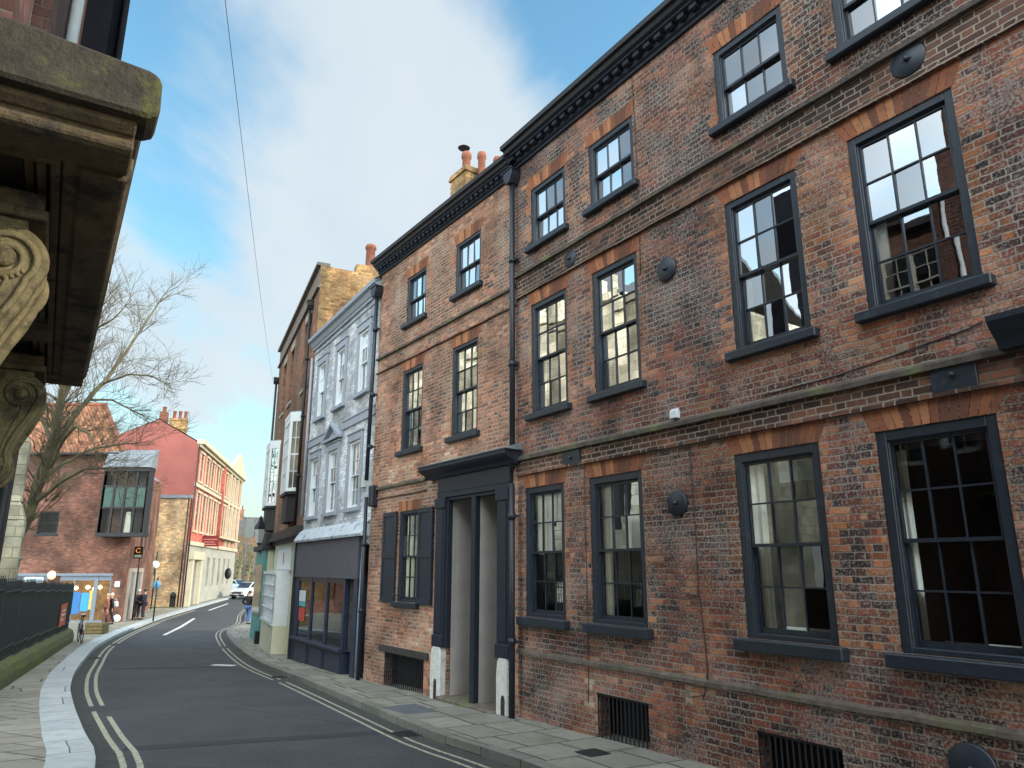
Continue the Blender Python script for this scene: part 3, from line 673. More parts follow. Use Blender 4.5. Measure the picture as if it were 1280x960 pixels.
def grille(root, x0, x1, z0, z1, n=14, y=0.0, bar=.008, depth=.35):
    mb = MB()
    for k in range(n + 1):
        xx = x0 + (x1 - x0) * k / n; mb.box(xx - bar, xx + bar, y + .02, y + .02 + bar * 2, z0, z1)
    mb.box(x0, x1, y + .015, y + .045, z1 - .03, z1 - .01); mb.box(x0, x1, y + .015, y + .045, z0 + .02, z0 + .04)
    g = mb.build('cellar_grille', M_IRON, root)
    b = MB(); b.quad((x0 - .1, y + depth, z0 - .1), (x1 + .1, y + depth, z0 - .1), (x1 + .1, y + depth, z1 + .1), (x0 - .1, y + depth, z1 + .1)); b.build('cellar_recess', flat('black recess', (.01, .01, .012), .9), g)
    return g

# ------------------------------------------------------------------ the big brick house on the right
RA = (.1, 12.6); _h = R(147.2); RB = (RA[0] + 13 * math.sin(_h), RA[1] + 13 * math.cos(_h))
FR = Frame(RA, RB)
hr = thing('brick_townhouse', 'sooty dark red brick house filling the right side, with round iron tie plates', 'house', FR, group=None)
GFx = [(.23, 1.32), (1.95, 3.10), (4.70, 5.85), (6.48, 7.60), (10.6, 11.75)]
FFx = [(.44, 1.48), (2.15, 3.19), (4.85, 5.91), (6.57, 7.68), (9.1, 10.15), (11.3, 12.35)]
SFx = [(.46, 1.50), (2.16, 3.23), (4.86, 5.95), (6.60, 7.72), (9.1, 10.15), (11.3, 12.35)]
opsR = [(a, b, 1.29, 3.36) for a, b in GFx] + [(a, b, 4.60, 6.58) for a, b in FFx] + [(a, b, 7.70, 8.84) for a, b in SFx]
opsR += [(1.99, 3.04, -.62, .37), (4.73, 5.76, -.30, .34), (8.35, 9.55, -.4, 3.1)]
qR = [(o[0], o[1], o[2] - .1, o[3] + .3) for o in opsR[:17]]
wall(hr, 'wall', M_BR, 0, 13, -1.2, 9.6, opsR, depth=.24, quoins=qR, qw=.36)
shell(hr, 0, 13, -1.2, 9.6, 8.5, M_BR)
gable_roof(hr, 0, 13, 9.72, 12.6, 8.5, M_SLATE, y0=-.22)
# brick bands between two thin projecting courses
for (z0, z1, zz) in ((6.86, 7.25, 1), (3.62, 3.86, 2)):
    b = MB(); b.box(0, 13, -.022, .0, z0, z1); b.build('brick_band', M_BB, hr)
    string(hr, 0, 13, z1 - .02, .10, .085, seed=zz)
    string(hr, 0, 13, z0 - .035, .065, .055, mat=M_BB, seed=zz + 4)
string(hr, 0, 13, .71, .085, .035, mat=M_STON2, seed=9, wob=.012, name='plinth_course')
cornice(hr, -.05, 13, 9.50, .30, .30, pitch=.23)
curt = {0: [('drape', .02, .28, .48, 1, M_CURT), ('board', 0, 1, .5, 1.0, M_BLIND, 'blind')], 1: [('board', .0, 1, .5, 1.0, M_BLIND, 'blind'), ('drape', .0, .22, .02, .98, M_CURT)],
        2: [('drape', 0, .20, .0, 1, M_BLIND), ('board', .3, 1, .0, .045, M_BLIND, 'window_seat'), ('board', .42, 1, .86, .99, flat('grey blind', (.30, .34, .33), .7), 'blind')],
        3: [('drape', 0, .10, .0, 1, M_BLIND), ('board', .25, 1, .0, .035, M_BLIND, 'window_seat'), ('board', .0, 1, .955, 1, flat('dull blind', (.13, .12, .11), .7), 'blind')], 4: None}
for k, (a, b) in enumerate(GFx):
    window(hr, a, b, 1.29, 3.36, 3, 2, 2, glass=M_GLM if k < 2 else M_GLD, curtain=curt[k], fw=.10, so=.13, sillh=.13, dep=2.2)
    arch(hr, a, b, 3.365, .245, .12)
wn_m = M_BLIND
for k, (a, b) in enumerate(FFx):
    cu = [('board', .02, .14, .0, .5, wn_m, 'shutter')] if k in (2, 3, 0, 1) else None
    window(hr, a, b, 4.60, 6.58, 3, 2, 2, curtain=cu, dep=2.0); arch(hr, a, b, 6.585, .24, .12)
for k, (a, b) in enumerate(SFx):
    window(hr, a, b, 7.70, 8.84, 3, 1, 1, dep=1.6); arch(hr, a, b, 8.845, .24, .10)
for (x, z, r) in ((1.64, 7.03, .155), (3.80, 6.07, .175), (3.76, 2.86, .165), (7.34, 7.10, .185), (6.99, .42, .20)): disc_plate(hr, x, z, r)
for (a, b, c, d) in ((1.36, 1.80, 3.60, 3.83), (7.12, 7.52, 3.62, 3.90)):
    m_ = MB(); m_.box(a, b, -.055, -.022, c, d); m_.lathe([(.028, -.05), (.024, -.09), (.001, -.092)], ((a + b) / 2, 0, (c + d) / 2), 6, axis=1); m_.build('tie_plate', M_NAVY, hr, bevel=.004)
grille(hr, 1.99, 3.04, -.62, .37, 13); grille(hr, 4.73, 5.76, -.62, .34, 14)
m_ = MB(); m_.box(3.75, 3.88, -.07, 0, 3.955, 4.055); m_.extrude([(-.07, 4.055), (-.02, 4.09), (0, 4.055)], 0, 3.75, 3.88); m_.build('alarm_box', flat('white plastic', (.62, .68, .74), .4), hr, bevel=.006)
# thin cables stapled down the brickwork
def cable(root, pts, r=.006, name='cable', y=-.012):
    pts = [FR_.q(u, v, y) for (u, v) in pts] if False else pts
    return MB().tube([(p[0], y, p[1]) for p in pts], r, 5).build(name, M_IRON, root)
cable(hr, [(4.02, 3.60), (4.04, 2.6), (4.03, 1.8), (4.08, 1.2), (4.10, .85), (4.02, .60), (3.80, .55)]); cable(hr, [(1.86, 3.55), (1.85, 2.5), (1.86, 1.5), (1.84, .5), (1.82, .2)], .005)
cable(hr, [(3.28, 9.5), (3.30, 8.4), (3.29, 6.9), (3.28, 6.2)], .005); cable(hr, [(5.2, 3.99), (6.2, 4.02), (7.5, 4.16), (7.62, 4.2)], .007)
pipe(hr, -.02, 3.70, 9.25, .05, -.10, collars=(4.0, 5.6, 7.6), hopper=9.15)
pipe(hr, .06, -.25, 3.45, .05, -.16, collars=(.9, 2.9, ), name='drainpipe')
# canopy of the next doorway, cut by the right edge of the picture
m_ = MB(); m_.extrude([(0, 3.86), (-.18, 3.86), (-.22, 3.94), (-.30, 4.02), (-.34, 4.08), (-.34, 4.13), (0, 4.2)], 0, 7.78, 10.1); dc = m_.build('door_canopy', M_NAVD, hr)
m_ = MB(); m_.box(8.0, 8.35, -.1, 0, -.4, 3.86); m_.box(9.55, 9.9, -.1, 0, -.4, 3.86); m_.box(8.35, 9.55, -.09, 0, 3.1, 3.86); m_.build('door_surround', M_NAVD, dc, bevel=.01)
m_ = MB(); m_.box(8.4, 9.5, .15, .2, -.3, 3.05); m_.build('door', M_NAVD, hr, bevel=.01)
mbx = MB(); mbx.box(5.98, 6.32, 6.0, 6.6, 11.8, 12.9); 
chimney(hr, .1, .7, 3.2, 3.9, 11.0, 12.85, M_BR, pots=1, ph=.45, pr=.13)

# ------------------------------------------------------------------ narrower brick house with the grey doorway
FL = Frame((-3.35, 17.55), RA)
hl = thing('brick_townhouse', 'paler speckled brick house with navy shutters and a tall grey double doorway', 'house', FL)
Wl = FL.len
sfl = [(1.48, 2.44), (3.76, 4.75)]; ffl = [(1.43, 2.42), (3.70, 4.70)]
opsL = [(a, b, 7.62, 8.78) for a, b in sfl] + [(a, b, 4.60, 6.48) for a, b in ffl] + [(1.52, 2.46, 1.36, 3.26), (1.02, 2.82, -.9, .31), (3.70, 5.54, -.9, 3.36)]
wall(hl, 'wall', M_BL, -.02, Wl, -1.3, 9.6, opsL, depth=.22, quoins=[(o[0], o[1], o[2] - .1, o[3] + .25) for o in opsL[:5]] + [(5.9, 6.2, 3.5, 9.4)], qw=.2)
shell(hl, -.02, Wl, -1.3, 9.5, 7.5, M_BL, sides=(1, 0)); gable_roof(hl, -.02, Wl, 9.58, 12.2, 7.5, M_SLATE, y0=-.2)
for (z0, z1, s_) in ((6.72, 7.09, 21), (3.62, 3.84, 22)):
    x1_ = Wl if s_ == 21 else 2.75
    string(hl, -.02, x1_, z1 - .01, .085, .06, seed=s_); string(hl, -.02, x1_, z0, .05, .04, mat=M_BB, seed=s_ + 3)
cornice(hl, -.08, Wl - .02, 9.38, .26, .25, pitch=.19)
for k, (a, b) in enumerate(sfl): window(hl, a, b, 7.62, 8.78, 3, 1, 1, fw=.07); arch(hl, a, b, 8.785, .24, .08)
for k, (a, b) in enumerate(ffl): window(hl, a, b, 4.60, 6.48, 3, 2, 2, fw=.07, curtain=[('board', .0, .12, .0, .5, M_BLIND, 'shutter')]); arch(hl, a, b, 6.485, .24, .08)
window(hl, 1.52, 2.46, 1.36, 3.26, 3, 2, 2, glass=M_GLD, fw=.07, curtain=[('drape', 0, .42, 0, 1, M_CURT), ('drape', .46, 1, 0, 1, M_CURT)]); arch(hl, 1.52, 2.46, 3.265, .22, .08)
for (a, b) in ((.80, 1.47), (2.51, 3.12)):                    # panelled shutters folded back on the wall
    s = MB(); s.box(a, b, -.05, -.015, 1.34, 3.27)
    for (c, d) in ((1.34, 1.44), (2.26, 2.42), (3.17, 3.27)): s.box(a, b, -.068, -.05, c, d)
    for (c, d) in ((a, a + .085), (b - .085, b)): s.box(c, d, -.0675, -.0495, 1.34, 3.27)
    s.build('shutter', M_NAVY, hl, bevel=.004)
grille(hl, 1.02, 2.82, -.9, .31, 20)
m_ = MB(); m_.box(.78, 3.02, -.035, .12, .30, .44); m_.build('lintel', noisy('blackened lintel', (.05, .045, .042), (.03, .028, .027), rough=.9, bumps=.5), hl, bevel=.01)
# the doorway
d = MB()
for (a, b) in ((3.34, 3.70), (5.54, 5.90)):
    d.box(a, b, -.10, .12, .60, 3.30); d.box(a + .06, b - .06, -.115, -.10, .86, 3.18); d.box(a - .02, b + .02, -.125, .10, .60, .82); d.box(a - .02, b + .02, -.13, .10, 3.20, 3.40)
d.box(3.34, 5.90, -.09, .12, 3.40, 3.50); d.box(3.34, 5.90, -.08, .12, 3.50, 3.80)
d.box(3.70, 3.76, -.06, .14, .6, 3.40); d.box(5.48, 5.54, -.06, .14, .6, 3.40); d.box(3.76, 5.48, -.05, .14, 3.34, 3.40)
ds = d.build('door_surround', M_NAVD, hl, bevel=.008)
c = MB(); c.extrude([(.04, 3.80), (-.12, 3.80), (-.16, 3.86), (-.30, 3.93), (-.34, 3.97), (-.34, 4.03), (.04, 4.03)], 0, 2.98, 6.14); c.build('canopy', M_NAVD, ds)
c = MB(); c.extrude([(.02, 4.032), (-.36, 4.032), (-.37, 4.05), (.02, 4.17)], 0, 2.96, 6.20); c.build('lead_flashing', M_LEAD, ds)
for (a, b) in ((3.30, 3.68), (5.56, 5.92)):                   # battered white bases with scraper niches
    k = MB(); k.extrude([(a + .02, -.9), (a, .3), (a + .03, .55), (a + .09, .62), (b - .03, .62), (b, .5), (b - .01, -.9)], 1, -.13, .12); o = k.build('pillar_base', M_BASEW, ds, bevel=.02)
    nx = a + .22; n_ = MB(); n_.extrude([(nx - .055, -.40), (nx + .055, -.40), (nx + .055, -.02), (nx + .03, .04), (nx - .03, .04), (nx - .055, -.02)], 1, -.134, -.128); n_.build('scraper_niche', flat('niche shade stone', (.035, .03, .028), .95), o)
k = MB(); k.box(4.60, 4.74, -.05, .12, -.42, 3.36); k.lathe([(.075, 0), (.085, .03), (.075, .06)], (4.67, .03, .55), 12); k.build('centre_post', M_NAVD, ds, bevel=.01)
# plastered passage walls running back from the street
k = MB()
for xa in (3.76, 4.76):
    k.quad((xa, .05, -.6), (xa, 1.7, -.6), (xa, 1.7, 3.36), (xa, .05, 3.36)); 
for xa in (4.58, 5.48):
    k.quad((xa, .05, -.6), (xa, 1.7, -.6), (xa, 1.7, 3.36), (xa, .05, 3.36))
k.quad((3.7, 1.7, 3.36), (5.54, 1.7, 3.36), (5.54, .05, 3.36), (3.7, .05, 3.36)); k.build('passage_wall', M_PLAS, ds)
for xa in (3.76, 4.76):
    k = MB(); k.box(xa, xa + .8, 1.62, 1.68, -.1, 2.5); k.box(xa, xa + .8, 1.60, 1.66, 2.5, 3.36); k.build('door', M_NAVD, ds)
    k = MB(); k.box(xa + .002, xa + .73, .62, 1.6, -.55, -.10); k.box(xa + .002, xa + .73, .55, 1.6, -.095, -.065); k.build('step', noisy('worn brown step', (.16, .115, .07), (.10, .075, .05), rough=.85, bumps=.4), ds, bevel=.01)
k = MB(); k.box(3.66, 5.60, -.20, .62, -.9, -.235); k.build('doorstep', M_STON2, ds, bevel=.02)
pipe(hl, -.02, 4.1, 9.0, .05, -.11, collars=(4.9, 6.2, 7.9), hopper=8.75, lean=-.1)
pipe(hl, -.1, -.6, 3.7, .045, -.10, collars=(1.1, 2.6), lean=.02)
k = MB(); k.box(.12, .34, -.16, 0, 3.45, 3.95); k.build('wall_light', M_NAVD, hl, bevel=.03)
chimney(hl, FL.q(563, 240, 3.4)[0], FL.q(563, 240, 3.4)[0] + .95, 3.4, 4.4, 10.5, FL.q(575, 226, 3.4)[1] + .22, M_YB, pots=0)
cs = [o for o in hl.children if o.name.startswith('chimney')][0]
chimney(hl, FL.q(597, 240, 3.6)[0] - .2, FL.q(597, 240, 3.6)[0] + 1.5, 3.6, 4.3, 10.5, FL.q(575, 226, 3.4)[1] - .75, M_YB, pots=0)
for (u, vt, vb, rr) in ((580, 190, 220, .15), (599, 190, 221, .13), (619, 196, 224, .13)):
    x, zt = FL.q(u, vt, 3.8); _, zb = FL.q(u, vb, 3.8); p = MB(); zt_ = max(zt, zb + .5); pot(p, x, 3.9, zb - .35, zt_ - zb + .35, rr); p.build('chimney_pot', M_TERR, cs)
x, z = FL.q(580, 186, 3.9); p = MB(); p.lathe([(.02, -.12), (.02, 0), (.19, .0), (.21, .03), (.12, .09), (.001, .11)], (x, 3.9, z), 16); p.build('chimney_cowl', M_IRON, cs)

# ------------------------------------------------------------------ pale blue house
FB = Frame((-6.45, 22.9), (-3.35, 17.65))
hb = thing('blue_house', 'pale blue painted house with white sashes and a small pediment over its middle window', 'house', FB)
Wb = FB.len
up = [(.50, 1.62), (2.40, 3.52), (4.36, 5.50)]; lo = [(.30, 1.48), (2.14, 3.36), (4.02, 5.26)]
i_ = .16
opsB = [(a + i_, b - i_, 6.55, 8.28) for a, b in up] + [(a + i_, b - i_, 3.55, 5.30) for a, b in lo]
wall(hb, 'wall', M_BLUE, 0, Wb, 2.6, 9.25, opsB, depth=.16)
M_WSH = noisy('white sash paint', (.70, .73, .75), (.62, .66, .69), rough=.5, bumps=0)
M_NET = noisy('net curtain', (.50, .53, .50), (.30, .32, .31), scale=14, rough=.9, bumps=0)
for a, b in up + lo:
    z0, z1 = (6.55, 8.28) if (a, b) in up else (3.55, 5.30)
    wv = window(hb, a + i_, b - i_, z0, z1, 3, 2, 2, mat=M_WSH, glass=glassm('pale window glass', .12), y=-.02, fw=.07, sill=False, curtain=[('drape', 0, 1, 0, 1, M_NET)])
    s = MB(); w0 = .13
    for (c, d_, e, f_) in ((a + .03, a + w0 + .03, z0, z1 + .03), (b - w0 - .03, b - .03, z0, z1 + .03), (a + .03, b - .03, z1, z1 + .2)): s.box(c, d_, -.05, -.003, e, f_)
    s.box(a - .01, b + .01, -.075, -.003, z1 + .2, z1 + .25); s.box(a + .0, b - .0, -.10, -.003, z0 - .1, z0)
    s.build('architrave', M_BLUD, hb, bevel=.005)
s = MB(); s.box(0, 1.95, -.04, 0, 5.72, 5.93); s.box(0, 1.95, -.06, 0, 5.93, 5.97); s.build('string_course', M_BLUD, hb); s = MB(); s.box(3.45, Wb, -.04, 0, 5.76, 5.97); s.box(3.45, Wb, -.06, 0, 5.97, 6.01); s.build('string_course', M_BLUD, hb)
s = MB(); s.extrude([(1.84, 5.58), (3.44, 5.58), (3.44, 5.66), (1.84, 5.66)], 1, -.14, 0)
s.extrude([(1.84, 5.66), (2.02, 5.66), (2.64, 6.02), (2.64, 6.12)], 1, -.14, 0); s.extrude([(3.44, 5.66), (3.26, 5.66), (2.64, 6.02), (2.64, 6.12)], 1, -.14, 0); s.build('pediment', M_BLUD, hb, bevel=.005)
s = MB(); s.extrude([(0, 8.96), (-.06, 8.96), (-.08, 9.04), (-.1, 9.04), (-.16, 9.16), (-.24, 9.2), (-.26, 9.3), (0, 9.3)], 0, -.05, Wb); s.box(0, Wb, -.035, 0, 8.80, 8.85); s.build('cornice', M_BLUD, hb)
gable_roof(hb, 0, Wb, 9.2, 11.2, 7, M_SLATE, y0=-.2)
pipe(hb, -.02, 3.6, 8.7, .04, -.08, mat=M_BLUD)
s = MB(); s.box(5.42, 5.56, -.08, 0, 4.0, 4.3); s.build('meter_box', flat('pale box', (.5, .55, .5), .5), hb)
# flaking ledge over the shop, fascia and shop front
s = MB(); s.extrude([(0, 2.80), (-.25, 2.80), (-.27, 2.86), (-.12, 3.10), (0, 3.2)], 0, 0, Wb); s.build('ledge', M_PEEL, hb)
s = MB(); s.box(0.02, 5.72, -.16, 0, 1.86, 2.79); s.box(0.0, 5.75, -.18, 0, 1.80, 1.86); s.build('fascia', M_FASC, hb)
sh = MB()
sh.box(.02, .30, -.14, .1, -1.3, 1.8); sh.box(5.42, 5.70, -.14, .1, -1.3, 1.8)
sh.box(.30, 4.78, -.12, .06, -1.3, -.42) if False else None
sh.box(.30, 4.75, -.14, .06, -.66, .06); sh.box(.22, 4.80, -.24, .06, .06, .13)
for (a, b) in ((.36, 1.75), (1.87, 3.2), (3.32, 4.68)): 
    for (c, d_, e, f_) in ((a, b, -.58, -.54), (a, b, -.04, .0), (a, a + .04, -.58, .0), (b - .04, b, -.58, 0)): sh.box(c, d_, -.155, -.14, e, f_)
for xx in (.30, 1.72, 3.16, 4.66): sh.box(xx, xx + .10, -.13, -.06, .13, 1.8)
sh.box(.30, 4.75, -.12, .05, 1.68, 1.8); sh.box(4.75, 5.42, .45, .5, -.6, 1.8); sh.box(4.72, 4.78, -.14, .5, -.66, 1.8)
s_o = sh.build('shop_front', noisy('dark blue shop paint', (.030, .040, .075), (.022, .03, .055), rough=.4, bumps=.05), hb, bevel=.006)
g = MB()
for (a, b) in ((.42, 1.72), (1.84, 3.16), (3.28, 4.66)): g.quad((a, -.085, .13), (b, -.085, .13), (b, -.085, 1.68), (a, -.085, 1.68))
g.build('pane', M_GLS, s_o); room(s_o, .3, 4.7, .6, 1.7, -.05, 2.0, mat=noisy('shop interior', (.16, .15, .13), (.08, .075, .07), rough=.9, bumps=0))
k = MB(); k.box(.48, 1.15, -.10, -.095, .98, 1.42); k.build('poster', flat('poster teal', (.12, .42, .42), .6), s_o)
k = MB(); k.box(.48, 1.15, -.106, -.101, 1.12, 1.42); k.build('poster', flat('poster white', (.6, .66, .68), .6), s_o)
k = MB(); k.box(.50, 1.15, -.10, -.095, .58, .92); k.build('poster', flat('poster red', (.55, .07, .06), .6), s_o)
k = MB(); k.box(0, 4.8, -.20, .1, -1.3, -.66); k.build('plinth', M_MOSSK, hb)
k = MB(); k.box(-.06, .03, -.2, .0, -1.2, 2.79); k.build('drainpipe', M_IRON, hb)
k = MB(); k.tube([(5.80, -.1, -.9), (5.83, -.1, 1.0), (5.92, -.1, 2.6)], .05, 8); k.build('drainpipe', noisy('grey pipe', (.22, .27, .32), (.16, .19, .22), bumps=0), hb)
def textobj(txt, size, name, mat, parent, loc, rot=(R(90), 0, 0), ext=.004, align='CENTER'):
    cu = bpy.data.curves.new(name, 'FONT'); cu.body = txt; cu.size = size; cu.extrude = ext; cu.align_x = align; cu.align_y = 'CENTER'
    o = bpy.data.objects.new(name, cu); COL.objects.link(o)
    dg = bpy.context.evaluated_depsgraph_get(); me = bpy.data.meshes.new_from_object(o.evaluated_get(dg)); bpy.data.objects.remove(o)
    me.materials.clear(); me.materials.append(mat); m = bpy.data.objects.new(name, me); COL.objects.link(m); m.parent = parent; m.location = loc; m.rotation_euler = rot
    return m
textobj('LINE\nONE', .14, 'poster_lettering', flat('poster ink', (.08, .28, .30), .6), s_o, (.83, .015, 1.28)) if False else None
sh_g = shell(hb, 0, Wb, 2.6, 9.2, 7, M_BLUE, sides=(0, 0))

# ------------------------------------------------------------------ brown brick house with the white bay windows
F2 = Frame((-11.0, 33.2), (-6.45, 22.9))
h2 = thing('brick_townhouse', 'tall brown brick house beyond the blue one, with two white bay windows', 'house', F2)
W2 = F2.len
ups = [(2.1, 3.0), (4.1, 5.0), (7.6, 9.4)]
ops2 = [(2.1, 3.1, 8.5, 10.75), (4.5, 5.5, 8.5, 10.75), (8.4, 9.9, 8.2, 10.75)]
wall(h2, 'wall', M_B2, 0, W2, 3.0, 12.0, ops2, depth=.2)
k = MB()
for o in ops2: k.quad((o[0], .15, o[2]), (o[1], .15, o[2]), (o[1], .15, o[3]), (o[0], .15, o[3]))
k.build('blocked_window', M_B2, h2)
M_GD = noisy('grey stone dressing', (.34, .31, .27), (.25, .23, .2), rough=.85)
for o in ops2:
    MB().box(o[0] - .1, o[1] + .1, -.05, .1, o[2] - .13, o[2] - .01).build('stone_sill', M_GD, h2); MB().box(o[0] - .08, o[1] + .08, -.012, .1, o[3] + .002, o[3] + .3).build('stone_lintel', M_GD, h2)
k = MB(); k.box(0, W2, -.09, .0, 11.20, 11.28); k.box(0, W2, -.14, .3, 12.0, 12.1); k.build('coping', noisy('stone coping', (.17, .15, .14), (.12, .11, .10), rough=.85), h2)
k = MB(); k.box(0, W2, -.012, .0, 11.3, 12.0); k.build('parapet', noisy('rendered parapet', (.20, .15, .13), (.15, .115, .10), scale=3, rough=.9), h2)
k = MB(); k.quad((W2, 0, 3), (W2, 9, 3), (W2, 9, 10.2), (W2, 0, 12.0)); k.v[2] = (W2, 9, 11.6); k.v[3] = (W2, 0, 12.0)
k.build('gable_wall', M_YB, h2); k = MB(); k.box(W2 - .36, W2 + .02, 3.0, 7.5, 11.4, 12.45); k.build('gable_parapet', M_YB, h2)
shell(h2, 0, W2, -2, 11.9, 9, M_B2, sides=(1, 0))
k = MB(); k.quad((0, 0, 11.4), (W2, 0, 11.4), (W2, 9, 11.4), (0, 9, 11.4)); k.build('roof', M_SLATE, h2)
x_, z_ = .0, 0
yy_ = min([i * .1 for i in range(10, 90)], key=lambda y: abs(F2.q(462, 325, y)[0] - (W2 - .25))); zt_ = F2.q(462, 310, yy_)[1]; zb_ = F2.q(462, 333, yy_)[1]
c2 = chimney(h2, W2 - .5, W2 - .04, yy_ - .5, yy_ + .5, 11.3, zb_ - .1, M_YB, pots=0, cap=False); p = MB(); pot(p, W2 - .25, yy_, zb_ - .15, zt_ - zb_ + .15, .17); p.build('chimney_pot', M_TERR, c2)
pipe(h2, 10.05, 3.3, 10.9, .05, -.1, mat=M_IRON, hopper=10.8, collars=(5, 7, 9)); pipe(h2, .15, 3.3, 10.6, .05, -.1, mat=M_IRON, hopper=10.4)
for (a, b, zt) in ((7.4, 9.6, 7.15), (1.0, 3.2, 7.15)):               # canted bays
    z0_, z1_ = 4.55, zt; cx_ = .36; pr_ = .36
    pts = [(a, 0), (a + cx_, -pr_), (b - cx_, -pr_), (b, 0)]
    fr = MB(); gl = MB()
    for i in range(3):
        (xa, ya), (xb, yb) = pts[i], pts[i + 1]; Ld = Vector((xb - xa, yb - ya)); n_ = Vector((Ld.y, -Ld.x)).normalized() * -1; ncol = 2 if i == 1 else 1
        def P(t, off): return (xa + (xb - xa) * t + n_.x * off * -1, ya + (yb - ya) * t + n_.y * off * -1)
        def bar(t0, t1, c_, d_, o0=-.03, o1=.03):
            q = [P(t0, o0), P(t1, o0), P(t1, o1), P(t0, o1)]; fr.extrude(q, 2, c_, d_)
        tl = Ld.length; w_ = .09 / tl
        bar(0, w_, z0_, z1_); bar(1 - w_, 1, z0_, z1_); bar(w_, 1 - w_, z0_, z0_ + .12); bar(w_, 1 - w_, z1_ - .22, z1_)
        for k_ in range(1, ncol * 2): t = k_ / (ncol * 2); g_ = (.05 if k_ % 2 == 0 else .022) / tl; bar(t - g_ / 2, t + g_ / 2, z0_ + .1, z1_ - .2, -.02, .02)
        for k_ in range(1, 4): zz_ = z0_ + .1 + (z1_ - .3 - z0_) * k_ / 4; bar(0.02, .98, zz_ - (.03 if k_ == 2 else .012), zz_ + (.03 if k_ == 2 else .012), -.018, .018)
        q0, q1 = P(0, .0), P(1, .0); gl.quad((*q0, z0_), (*q1, z0_), (*q1, z1_), (*q0, z1_))
    fr.extrude([(p[0], p[1] * 1.12) for p in pts], 2, z1_, z1_ + .12); bay = fr.build('bay_window', M_WSH, h2)
    gl.build('pane', glassm('bay glass', .18), bay)
    k = MB(); k.extrude([(p[0] * 1.0, p[1] * 1.05) for p in pts], 2, z1_ + .121, z1_ + .16); k.build('lead_roof', M_LEAD, bay)
    k = MB(); k.extrude([(p[0], p[1] * 1.05) for p in pts], 2, z0_ - .10, z0_ - .001); k.extrude([(a + .1, 0), (a + .5, -.30), (b - .5, -.30), (b - .1, 0)], 2, 3.55, z0_ - .10); k.build('bay_base', flat('black brown bay base', (.02, .018, .02), .6), bay, bevel=.01)
    k = MB(); k.box(a, b, .05, .08, z0_ - .1, z1_); k.build('interior', M_DARKR, bay)
    k = MB(); k.quad((a + .3, -.12, z0_), (b - .3, -.2, z0_), (b - .3, -.2, z1_), (a + .3, -.12, z1_)); k.build('curtain', M_NET, bay)
# cream shop at street level
wall(h2, 'shop_wall', M_CREAM, 4.2, W2, -2, 3.0, [(9.0, 9.9, -2, -1.9), (5.6, 9.2, .35, 1.85)], y=-.02, depth=.2, label='cream painted ground floor wall')
k = MB(); k.box(-.3, W2 + .05, -.30, 0, 3.02, 3.14); k.box(-.3, W2 + .05, -.22, 0, 3.14, 3.34); k.box(-.3, W2 + .02, -.12, 0, 2.9, 3.02); k.build('shop_cornice', flat('black brown cornice', (.022, .02, .02), .6), h2, bevel=.01)
k = MB(); k.box(5.7, 9.6, -.07, -.02, 2.02, 2.72); sg = k.build('sign_board', M_WSH, h2); k = MB()
for (a, b, c, d_) in ((5.65, 9.65, 2.72, 2.78), (5.65, 9.65, 1.96, 2.02), (5.65, 5.7, 2.02, 2.72), (9.6, 9.65, 2.02, 2.72)): k.box(a, b, -.09, -.02, c, d_)
k.build('sign_frame', flat('pale frame', (.45, .5, .5), .6), sg); k = MB(); k.box(7.45, 7.55, -.078, -.07, 2.15, 2.6); k.box(7.62, 7.68, -.078, -.07, 2.2, 2.55); k.build('sign_mark', flat('faded pink mark', (.42, .16, .17), .7), sg)
k = MB(); k.box(5.55, 9.25, -.5, -.02, .25, .35); k.box(5.55, 9.25, -.5, -.02, 1.85, 1.95)
for xx in (5.55, 6.2, 6.85, 7.5, 8.15, 8.6, 9.15): k.box(xx, xx + .1, -.5, -.44, .35, 1.85)
for zz_ in (.72, 1.1, 1.48): k.box(5.6, 9.2, -.49, -.45, zz_, zz_ + .04)
k.box(9.15, 9.25, -.5, -.02, .35, 1.85); k.box(5.55, 5.65, -.5, -.02, .35, 1.85); sw = k.build('shop_window', M_WSH, h2)
k = MB(); k.box(6.9, 9.16, -.44, -.42, .35, 1.85); k.build('blind', noisy('pale blue blind', (.50, .60, .68), (.44, .54, .62), bumps=0), sw); k = MB(); k.box(5.66, 6.9, -.44, -.43, .35, 1.85); k.build('pane', flat('dark pane', (.10, .085, .075), .15), sw)
k = MB(); k.box(5.55, 9.25, -.46, -.02, -2, .25); k.build('stall_riser', M_CREAM, sw)
pipe(h2, W2 - .12, -.9, 3.0, .05, -.12, mat=M_IRON)
# teal and cream shop front stepping forward beyond it
ts = MB(); ts.box(.3, 4.10, -.36, -.02, -2, 2.75); t_o = ts.build('shop_front', M_TEAL, h2); t_o['label'] = 'teal shop front stepping forward beside the cream one'
k = MB(); k.box(4.10, 4.15, -.26, -.02, -2, 2.75); k.build('pilaster', M_CREAM, t_o)
k = MB(); k.box(3.9, 4.22, -.50, -.34, -2, -.28); k.box(3.92, 4.24, -.30, -.12, -2, -.02); k.box(4.3, 4.5, -.1, -.0, -2, -.28); k.build('pilaster_base', flat('black plinth paint', (.012, .012, .014), .6), t_o, bevel=.01)
k = MB(); k.box(.2, 4.25, -.5, 0, 2.75, 2.95); k.box(3.9, 4.3, -.42, 0, 2.95, 3.4); k.build('fascia_cornice', flat('sooty stone cornice', (.035, .035, .038), .8), t_o, bevel=.02)
k = MB(); k.box(.6, 3.6, -.38, -.36, .2, 2.2); k.build('shop_window', flat('dark shop window', (.04, .08, .08), .1), t_o)

